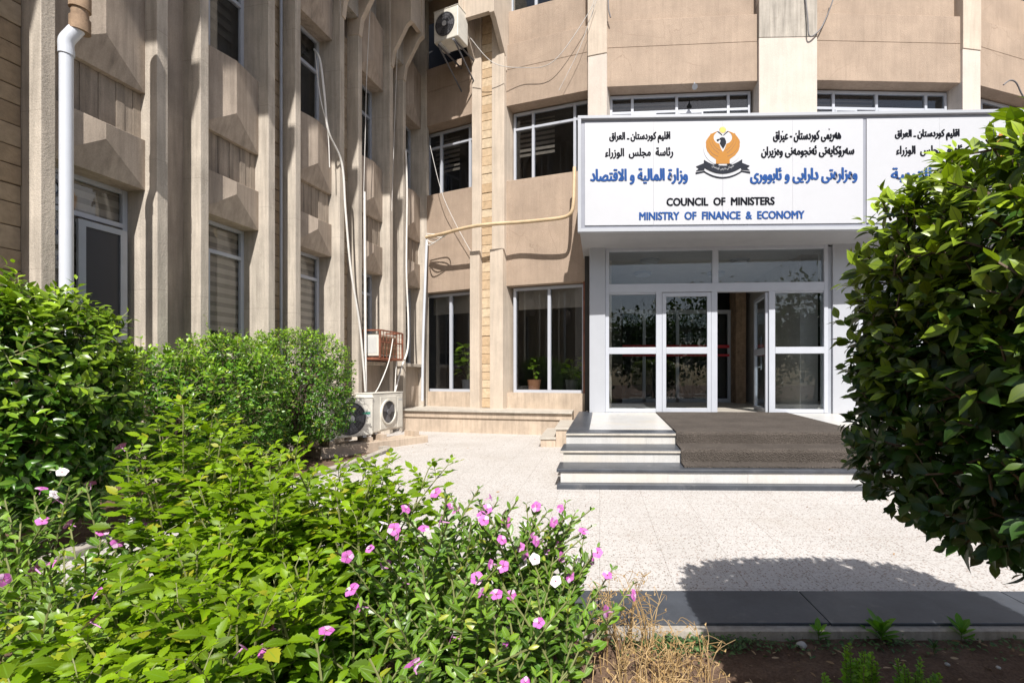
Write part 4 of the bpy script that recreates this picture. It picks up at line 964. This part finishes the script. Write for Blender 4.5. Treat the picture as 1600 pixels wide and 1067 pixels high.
# bright shrub with serrated compound leaves
def canes(stem_list, node_gap):
    """yield (pos, axis, frac, k, stem) along bent stems"""
    for sid, (x, y, h, lx, ly) in enumerate(stem_list):
        n = max(3, int(h / node_gap)); pts = []
        for i in range(n + 1):
            f = i / n; pts.append(Vector((x + lx * f * f, y + ly * f * f, -.05 + (h + .05) * f)))
        yield sid, pts
def compound_shrub(label, stems, leaf=.075, name='bright_shrub'):
    xs = [s[0] for s in stems]; ys = [s[1] for s in stems]
    t = thing(name, label, 'shrub', (sum(xs) / len(xs), sum(ys) / len(ys), -.05), 'bright green leafy shrubs in the front bed')
    P = []; D_ = []; U = []; Z = []; A = []; sb = MB()
    for sid, pts in canes(stems, .05):
        sb.tube([tuple(p) for p in pts], [.006 - .004 * i / len(pts) for i in range(len(pts))], 5, False)
        n = len(pts); a0 = random.uniform(0, 6.28)
        for i in range(max(1, int(n * .22)), n):
            f = i / (n - 1); axis = (pts[i] - pts[i - 1]).normalized()
            for sgn in (0, math.pi):
                az = a0 + i * 1.57 + sgn + random.uniform(-.4, .4)
                out = Vector((math.cos(az), math.sin(az), 0)); rise = .45 + 1.0 * f ** 3 + random.uniform(-.2, .25)
                rd = (out + axis * rise).normalized(); scale = leaf * (1.0 - .5 * max(0, f - .75) / .25) * random.uniform(.8, 1.15)
                RL = scale * 2.1; side_ = rd.cross(Vector((0, 0, 1))).normalized(); upv = side_.cross(rd).normalized()
                def rp(g): return pts[i] + rd * RL * g - Vector((0, 0, 1)) * .12 * RL * g * g * 2
                sb.tube([tuple(rp(0)), tuple(rp(.5)), tuple(rp(1))], .0014, 3, False)
                for g, sz in ((.35, .8), (.68, .95), (1.0, 1.1)):
                    c = rp(g)
                    dirs = [rd - Vector((0, 0, .25))] if g == 1.0 else [rd * .55 + side_ * .9, rd * .55 - side_ * .9]
                    for dd in dirs:
                        dd = dd + Vector((random.gauss(0, .12), random.gauss(0, .12), random.gauss(-.05, .18)))
                        P.append(c); D_.append(dd.normalized()); U.append((upv * .7 + Vector((.1 + random.gauss(0, .3), -.6 + random.gauss(0, .3), .55)))); Z.append(scale * sz); A.append(min(1, max(0, f * 1.15 - .35 + random.gauss(0, .15))))
    foliage('foliage', M['bright'], SERR, np.array(P), np.array(D_), np.array(U), Z, A, t)
    sb.build('stems', M['twig'], t); return t
def scatter(n, x0, x1, y0, y1, hf, lean=.12):
    out = []
    for _ in range(n):
        x, y = random.uniform(x0, x1), random.uniform(y0, y1); h = hf(x, y) * random.uniform(.8, 1.05)
        out.append((x, y, h, random.gauss(0, lean), random.gauss(0, lean)))
    return out
SH = [
 ('tallest bright green shrub rising as a spire before the hedges', [(-1.74, 1.98, 1.04, -.04, -.02), (-1.68, 1.94, .95, .05, 0), (-1.80, 1.95, .88, -.07, 0), (-1.64, 1.88, .86, .1, 0), (-1.76, 1.88, .80, -.05, -.08), (-1.6, 2.0, .76, .1, .05), (-1.72, 1.9, .99, 0, 0), (-1.68, 2.0, .9, .06, .04), (-1.82, 1.9, .7, -.1, 0), (-1.7, 1.84, .72, 0, -.1)]),
 ('bright green shrub below the bed kerb, right of the spire', scatter(19, -1.46, -1.18, 1.7, 2.0, lambda x, y: .78)),
 ('bright green shrub meeting the pink flowers in the middle', scatter(20, -1.12, -.82, 1.65, 1.98, lambda x, y: .68 + .12 * (-.8 - x))),
 ('low bright green shrub nearest the bottom edge on the left', scatter(22, -1.58, -1.22, 1.12, 1.45, lambda x, y: .40)),
 ('bright green shrub filling the bed under the spire', scatter(24, -1.62, -1.25, 1.45, 1.78, lambda x, y: .53)),
 ('bright green shrub at the bottom centre left of the pale flowers', scatter(24, -1.20, -.84, 1.2, 1.62, lambda x, y: .50)),
 ('bright green shrub crowding the bottom left corner of the bed', scatter(20, -1.30, -.92, .95, 1.22, lambda x, y: .36)),
]
for lab, st in SH: compound_shrub(lab, st, .066)

# periwinkles
def flower(mb_p, mb_e, c, nrm, r):
    nrm = Vector(nrm).normalized(); a = nrm.orthogonal().normalized(); b = nrm.cross(a); ph = random.uniform(0, 6.28)
    for k in range(5):
        t = ph + k * 2 * math.pi / 5
        def q(rr, dt, h): return tuple(Vector(c) + (a * math.cos(t + dt) + b * math.sin(t + dt)) * r * rr + nrm * r * h)
        mb_p.poly([q(.1, 0, 0), q(.5, -.62, .08), q(.9, -.56, .02), q(1.04, 0, -.04), q(.9, .60, .04), q(.5, .62, .03), q(.55, 0, .05)], [(0, 1, 6), (1, 2, 3, 6), (6, 3, 4, 5), (0, 6, 5)])
    mb_e.poly([tuple(Vector(c) + nrm * r * .07 + (a * math.cos(k * 1.05) + b * math.sin(k * 1.05)) * r * .085) for k in range(6)], [(0, 1, 2, 3, 4, 5)])
def periwinkle(label, stems, flowers, leaf=.056, white=.06, yel=0.):
    xs = [s[0] for s in stems]; ys = [s[1] for s in stems]
    t = thing('periwinkle', label, 'flower', (sum(xs) / len(xs), sum(ys) / len(ys), -.05), 'pink periwinkles in the front bed')
    P = []; D_ = []; U = []; Z = []; A = []; sb = MB(); tips = []
    for sid, pts in canes(stems, .026):
        sb.tube([tuple(p) for p in pts[::2] + [pts[-1]]], .003, 5, False); n = len(pts); a0 = random.uniform(0, 6.28); tips.append(pts)
        for i in range(max(1, int(n * .18)), n):
            f = i / (n - 1); axis = (pts[i] - pts[i - 1]).normalized()
            for sgn in (0, math.pi):
                az = a0 + i * 1.57 + sgn + random.uniform(-.35, .35)
                dd = Vector((math.cos(az), math.sin(az), 0)) * 1.0 + axis * (.55 + .7 * f * f + random.gauss(0, .15))
                P.append(pts[i]); D_.append(dd.normalized()); U.append(axis + Vector((random.gauss(0, .25), -.5 + random.gauss(0, .25), .4)))
                Z.append(leaf * random.uniform(.75, 1.15) * (1 - .45 * max(0, f - .8) / .2)); A.append(min(1, max(0, f * .6 + yel + random.gauss(0, .2))))
    foliage('foliage', M['vinca'], VINCA, np.array(P), np.array(D_), np.array(U), Z, A, t); sb.build('stems', M['twig'], t)
    cols = [M['petal']] * 9 + [M['petal_white']]
    for k in range(int(flowers * 1.15)):
        pts = tips[k % len(tips)]; i = len(pts) - 1 - random.choice((0, 0, 1, 3)); c = pts[i]
        nr = Vector((random.gauss(.0, .75), -.6 + random.gauss(0, .55), .65 + random.gauss(0, .2))).normalized()
        c = c + nr * random.uniform(.022, .04) + Vector((random.gauss(0, .012), random.gauss(0, .012), .006))
        mp_, me_ = MB(), MB(); flower(mp_, me_, c, nr, random.uniform(.017, .024))
        mp_.tube([tuple(c), tuple(c - nr * .03)], [.0025, .0015], 5, False)
        fo = mp_.build('flower', M['petal_white'] if random.random() < white else M['petal'], t); me_.build('flower_eye', M['eye'], fo)
    return t
periwinkle('tall pink periwinkle at the back of the bed beside the bright shrubs', scatter(22, -.72, -.48, 1.72, 1.98, lambda x, y: .64, .17), 12)
periwinkle('pink periwinkle with long sprays reaching over the pavement', scatter(22, -.46, -.2, 1.70, 1.98, lambda x, y: .58, .18), 9)
periwinkle('pink periwinkle at the right end of the bed by the dark kerb', scatter(19, -.24, -.07, 1.65, 1.96, lambda x, y: .5 - 1.0 * max(0, x + .16), .09), 12)
periwinkle('low pink periwinkle in the middle with pale drooping blooms', scatter(28, -.72, -.38, 1.42, 1.7, lambda x, y: .47, .18), 11, yel=.1)
periwinkle('low pink periwinkle beside the dry stalks', scatter(26, -.36, -.06, 1.38, 1.66, lambda x, y: .40, .17), 11)
periwinkle('pink periwinkle at the bottom edge under the middle blooms', scatter(28, -.78, -.42, 1.1, 1.4, lambda x, y: .36, .17), 9, yel=.15)
periwinkle('lowest pink periwinkle at the bottom edge near the dry stalks', scatter(24, -.40, -.06, 1.12, 1.38, lambda x, y: .27, .17), 8, yel=.1)
periwinkle('mixed pale periwinkle spray standing before the dark hedge', [(-1.98, 1.95, .80, -.03, 0), (-2.05, 1.9, .66, -.08, 0), (-1.92, 1.85, .6, .05, 0), (-2.0, 1.8, .55, 0, .05)], 4, white=.5)
periwinkle('pink periwinkle at the left edge under the big bush', scatter(20, -2.55, -2.2, 1.72, 2.0, lambda x, y: .62, .18), 12, white=.15)
periwinkle('yellowing periwinkle between left edge and bright shrubs', scatter(26, -2.2, -1.8, 1.5, 1.8, lambda x, y: .50, .18), 7, white=.25, yel=.45)
periwinkle('yellowing low periwinkle in the bottom left corner', scatter(24, -1.95, -1.6, 1.2, 1.5, lambda x, y: .42, .18), 5, white=.3, yel=.4)

# dry stalks
def dry(label, n, x0, x1, y0, y1, hf):
    mb = MB(); cx, cy = (x0 + x1) / 2, (y0 + y1) / 2
    t = thing('dry_weed', label, 'weed', (cx, cy, -.05), 'dry tan weeds at the end of the flower bed')
    for _ in range(n):
        x, y = random.uniform(x0, x1), random.uniform(y0, y1); h = hf() * random.uniform(.5, 1.1); lx, ly = random.gauss(0, .3) * h, random.gauss(0, .3) * h
        pts = curve_pts([(x, y, -.05), (x + lx * .3, y + ly * .3, h * .5), (x + lx, y + ly, h)], 4); mb.tube(pts, [.0022, .002, .002, .0018, .0018, .0016, .0014, .0012, .001], 4, False)
        for _ in range(random.randint(2, 6)):
            p = Vector(random.choice(pts[3:])); a = random.uniform(0, 6.28); l = random.uniform(.02, .07)
            q = p + Vector((math.cos(a) * l, math.sin(a) * l, random.uniform(-.01, .05))); e = q + Vector((random.gauss(0, .02), random.gauss(0, .02), random.uniform(-.03, .01)))
            mb.tube(curve_pts([tuple(p), tuple(q), tuple(e)], 3), .0011, 3, False)
            if random.random() < .5: mb.tube([tuple(e), tuple(e + Vector((.004, 0, .009)))], [.004, .001], 5)
    mb.build('stalks', M['dry'], t); return t
dry('upright dry tan weed standing against the dark kerb', 30, .02, .30, 1.75, 1.98, lambda: .26)
dry('tangled dry tan weed sprawling over the bare soil', 50, .10, .46, 1.45, 1.78, lambda: .15)
dry('dry tan weed tuft at the bottom edge among pink flowers', 36, .0, .30, 1.2, 1.5, lambda: .14)
# lime green herbs
def herb(label, cx, cy, spikes, hgt, spread):
    t = thing('lime_herb', label, 'plant', (cx, cy, -.05), 'lime green herbs on the soil'); P = []; D_ = []; U = []; Z = []; A = []; sb = MB()
    for k in range(spikes):
        a = random.uniform(0, 6.28); r = spread * math.sqrt(random.random()); x, y = cx + r * math.cos(a), cy + r * math.sin(a); h = hgt * random.uniform(.6, 1.1) * (1 - .35 * (r / spread) ** 2)
        sb.tube([(cx + (x - cx) * .6, cy + (y - cy) * .6, -.05), (x, y, h)], .002, 4, False)
        for q in range(60):
            f = .25 + .75 * q / 60; w = .6 * (1 - (f - .25) ** 2 * 1.1); az = q * 2.399
            P.append((x * f + (cx + (x - cx) * .6) * (1 - f), y * f + (cy + (y - cy) * .6) * (1 - f), -.05 + (h + .05) * f)); D_.append((math.cos(az), math.sin(az), .25 + f * .9 + random.gauss(0, .2))); U.append((random.gauss(0, .3), random.gauss(0, .3), 1)); Z.append(  .055 * w * random.uniform(.8, 1.2)); A.append(min(1, max(0, f * 1.1 - .2 + random.gauss(0, .15))))
    foliage('foliage', M['lime'], TINY, np.array(P), np.array(D_), np.array(U), Z, A, t, 1.1); sb.build('stems', M['twig'], t)
herb('sunlit lime green herb clump at the bottom edge', .85, 1.42, 30, .27, .11)
herb('shaded lime green herb clump right of the sunlit one', 1.03, 1.40, 20, .255, .075)
# small sprouts and creeping weeds along the kerb
def sprout(label, x, y, n, L):
    t = thing('sprout', label, 'plant', (x, y, -.04), 'small green sprouts along the kerb'); k = np.arange(n); az = k * 2.399
    pos = np.stack([x + np.zeros(n), y + np.zeros(n), -.04 + .1 * L * k / n * 6], 1); dd = np.stack([np.cos(az), np.sin(az), .5 + k / n * 1.2], 1)
    foliage('foliage', M['lime'] if L > .055 else M['weed'], VINCA, pos, dd, np.tile([0, 0, 1.], (n, 1)) + rng.normal(size=(n, 3)) * .1, L * rng.uniform(.7, 1.1, n), rng.uniform(0, .6, n), t)
    MB().tube([(x, y, -.05), (x, y, -.04 + .6 * L)], .0025, 5).build('stem', M['twig'], t)
sprout('single upright sprout against the kerb in the bush shade', at(1279, 975, 1.99)[0], 1.99, 14, .06)
sprout('spreading leafy sprout at the kerb, the largest of them', at(1377, 980, 1.98)[0], 1.98, 16, .09)
sprout('dark sprout at the kerb nearest the right edge', at(1502, 975, 1.99)[0], 1.99, 12, .075)
sprout('low sprout on the soil below the largest kerb sprout', at(1460, 995, 1.9)[0], 1.90, 9, .04)
N = 1300
x = np.concatenate([rng.normal(.42, .16, 800), rng.uniform(.3, 2.4, 500)]); y = 1.97 - np.abs(rng.normal(0, .05, N))
az = rng.uniform(0, 6.28, N)
wo = foliage('creeping_weeds', M['weed'], TINY, np.stack([x, y, -.04 + np.abs(rng.normal(0, .014, N))], 1), np.stack([np.cos(az), np.sin(az), rng.uniform(0, .8, N)], 1), np.tile([0, 0, 1.], (N, 1)) + rng.normal(size=(N, 3)) * .3, rng.uniform(.012, .026, N), rng.uniform(0, 1, N), None)
stuff(wo); wo['label'] = 'low creeping green weeds on the soil along the dark kerb'; wo['category'] = 'weeds'
N = 420
az = rng.uniform(0, 6.28, N)
lx = rng.uniform(.15, 2.6, N); ly = rng.uniform(1.1, 1.98, N); lz = np.full(N, -.037); q = 46
lx[:q] = rng.uniform(-2.9, 3, q); ly[:q] = np.concatenate([rng.uniform(2.5, 4.4, 20), rng.uniform(6.5, 8.4, 26)]); lx[20:q] = rng.uniform(-2.9, -.9, 26); lz[:q] = .006
lt = foliage('leaf_litter', M['litter'], VINCA, np.stack([lx, ly, lz], 1), np.stack([np.cos(az), np.sin(az), rng.normal(0, .15, N)], 1), np.tile([0, 0, 1.], (N, 1)) + rng.normal(size=(N, 3)) * .35, rng.uniform(.012, .038, N), rng.uniform(0, 1, N), None, .8)
stuff(lt); lt['label'] = 'scattered dry leaves lying on the brown soil and the pavement'; lt['category'] = 'leaf litter'
def pebble(label, x, y, r):
    bm = bmesh.new(); bmesh.ops.create_icosphere(bm, subdivisions=2, radius=r)
    for v in bm.verts: v.co *= random.uniform(.86, 1.1); v.co.z *= .6
    me = bpy.data.meshes.new('stone'); bm.to_mesh(me); bm.free(); me.materials.append(M['stone'])
    me.polygons.foreach_set('use_smooth', [True] * len(me.polygons)); o = link('stone', me); o.location = (x, y, -.03); tag(o, label, 'stone', 'stones on the soil')
p = at(1244, 996, 1.98); pebble('rounded pale stone on the soil just below the kerb', p[0], 1.93, .022)
pebble('small pale stone left of the shaded herb clump', at(1352, 1010, 1.83)[0], 1.82, .008)
pebble('flat stone in shade near the right edge of the bed', at(1480, 1022, 1.8)[0], 1.8, .010)
pebble('small stone at shade near the bottom right corner', at(1560, 1030, 1.78)[0], 1.78, .009)

# ------------------------------------------------------------------ potted plants behind the ground-floor windows
def potted(label, x, y, z, pot, h, n, L, wide):
    t = thing('potted_plant', label, 'potted plant', (x, y, z), 'potted plants inside the ground floor windows')
    pm = MB().tube([(x, y, z), (x, y, z + .28), (x, y, z + .30)], [.11, .15, .16], 20); pm.build('pot', M[pot], t, smooth=True)
    a = rng.uniform(0, 6.28, n); r = rng.uniform(0, 1, n) ** .6 * wide; zz = rng.uniform(.1, 1, n)
    pos = np.stack([x + r * np.cos(a) * .7, y + r * np.sin(a) * .5, z + .3 + h * zz], 1)
    foliage('foliage', M['ficus'], VINCA, pos, np.stack([np.cos(a), np.sin(a), rng.uniform(-.6, .6, n)], 1), rng.normal(size=(n, 3)) * .4 + np.array([0, -.5, 1]), L * rng.uniform(.7, 1.2, n), rng.uniform(.2, .9, n), t, 1.2)
    sm = MB()
    for k in range(0, n, 4): sm.tube([(x, y, z + .28), tuple(pos[k])], .006, 4, False)
    sm.build('stems', M['twig'], t)
potted('terracotta pot with a sparse plant inside the window right of the pier', *FR[2][0](.42, -.55, .776), 'terracotta', .45, 22, .12, .14)
potted('bushy potted plant inside the right pane left of the pier', *FR[0][0](1.38, -.6, .776), 'sign_white', .6, 70, .15, .3)
potted('drooping palm-like potted plant in the left pane by the corner', *FR[0][0](.85, -.75, .776), 'ac_fan', .85, 60, .24, .35)
potted('dark potted plant behind the right pane next to the porch', *FR[2][0](1.3, -.6, .776), 'ac_fan', .5, 40, .16, .25)

# ------------------------------------------------------------------ trees across the court, seen only in the glass
def tree(label, x, y, h, cr, seed):
    t = thing('tree', label, 'tree', (x, y, 0), 'trees behind the viewer reflected in the glass')
    tb = MB().tube(curve_pts([(x, y, -.15), (x + .1, y, h * .3), (x - .05, y + .1, h * .6), (x, y, h * .85)], 4), [.2 - .012 * i for i in range(13)], 8)
    n = 5200; r = np.random.default_rng(seed); cl = r.normal(size=(26, 3)) * np.array([.45, .45, .42]) * cr + np.array([x, y, h * .5])
    for c in cl[:12]: tb.tube([(x, y, h * .35), tuple(c)], [.06, .02], 5)
    tb.build('trunk', M['bark'], t, smooth=True)
    pos = cl[r.integers(0, 26, n)] + r.normal(size=(n, 3)) * cr * .17
    foliage('crown', M['tree'], FICUS, pos, r.normal(size=(n, 3)), r.normal(size=(n, 3)) + np.array([0, 0, 1]), .30 * r.uniform(.6, 1.2, n), r.uniform(0, 1, n), t, 1.3)
for k, (x, y, h, cr) in enumerate(((-9, -9, 6.0, 3.0), (-3.5, -12, 7.0, 3.4), (1.5, -10, 5.6, 2.8), (6, -12, 7.4, 3.6), (11, -10, 6.2, 3.2), (16, -13, 7, 3.5))):
    tree('%s dark tree across the court, seen only mirrored in the glass' % ('first', 'second', 'third', 'fourth', 'fifth', 'sixth')[k], x, y, h, cr, 40 + k)
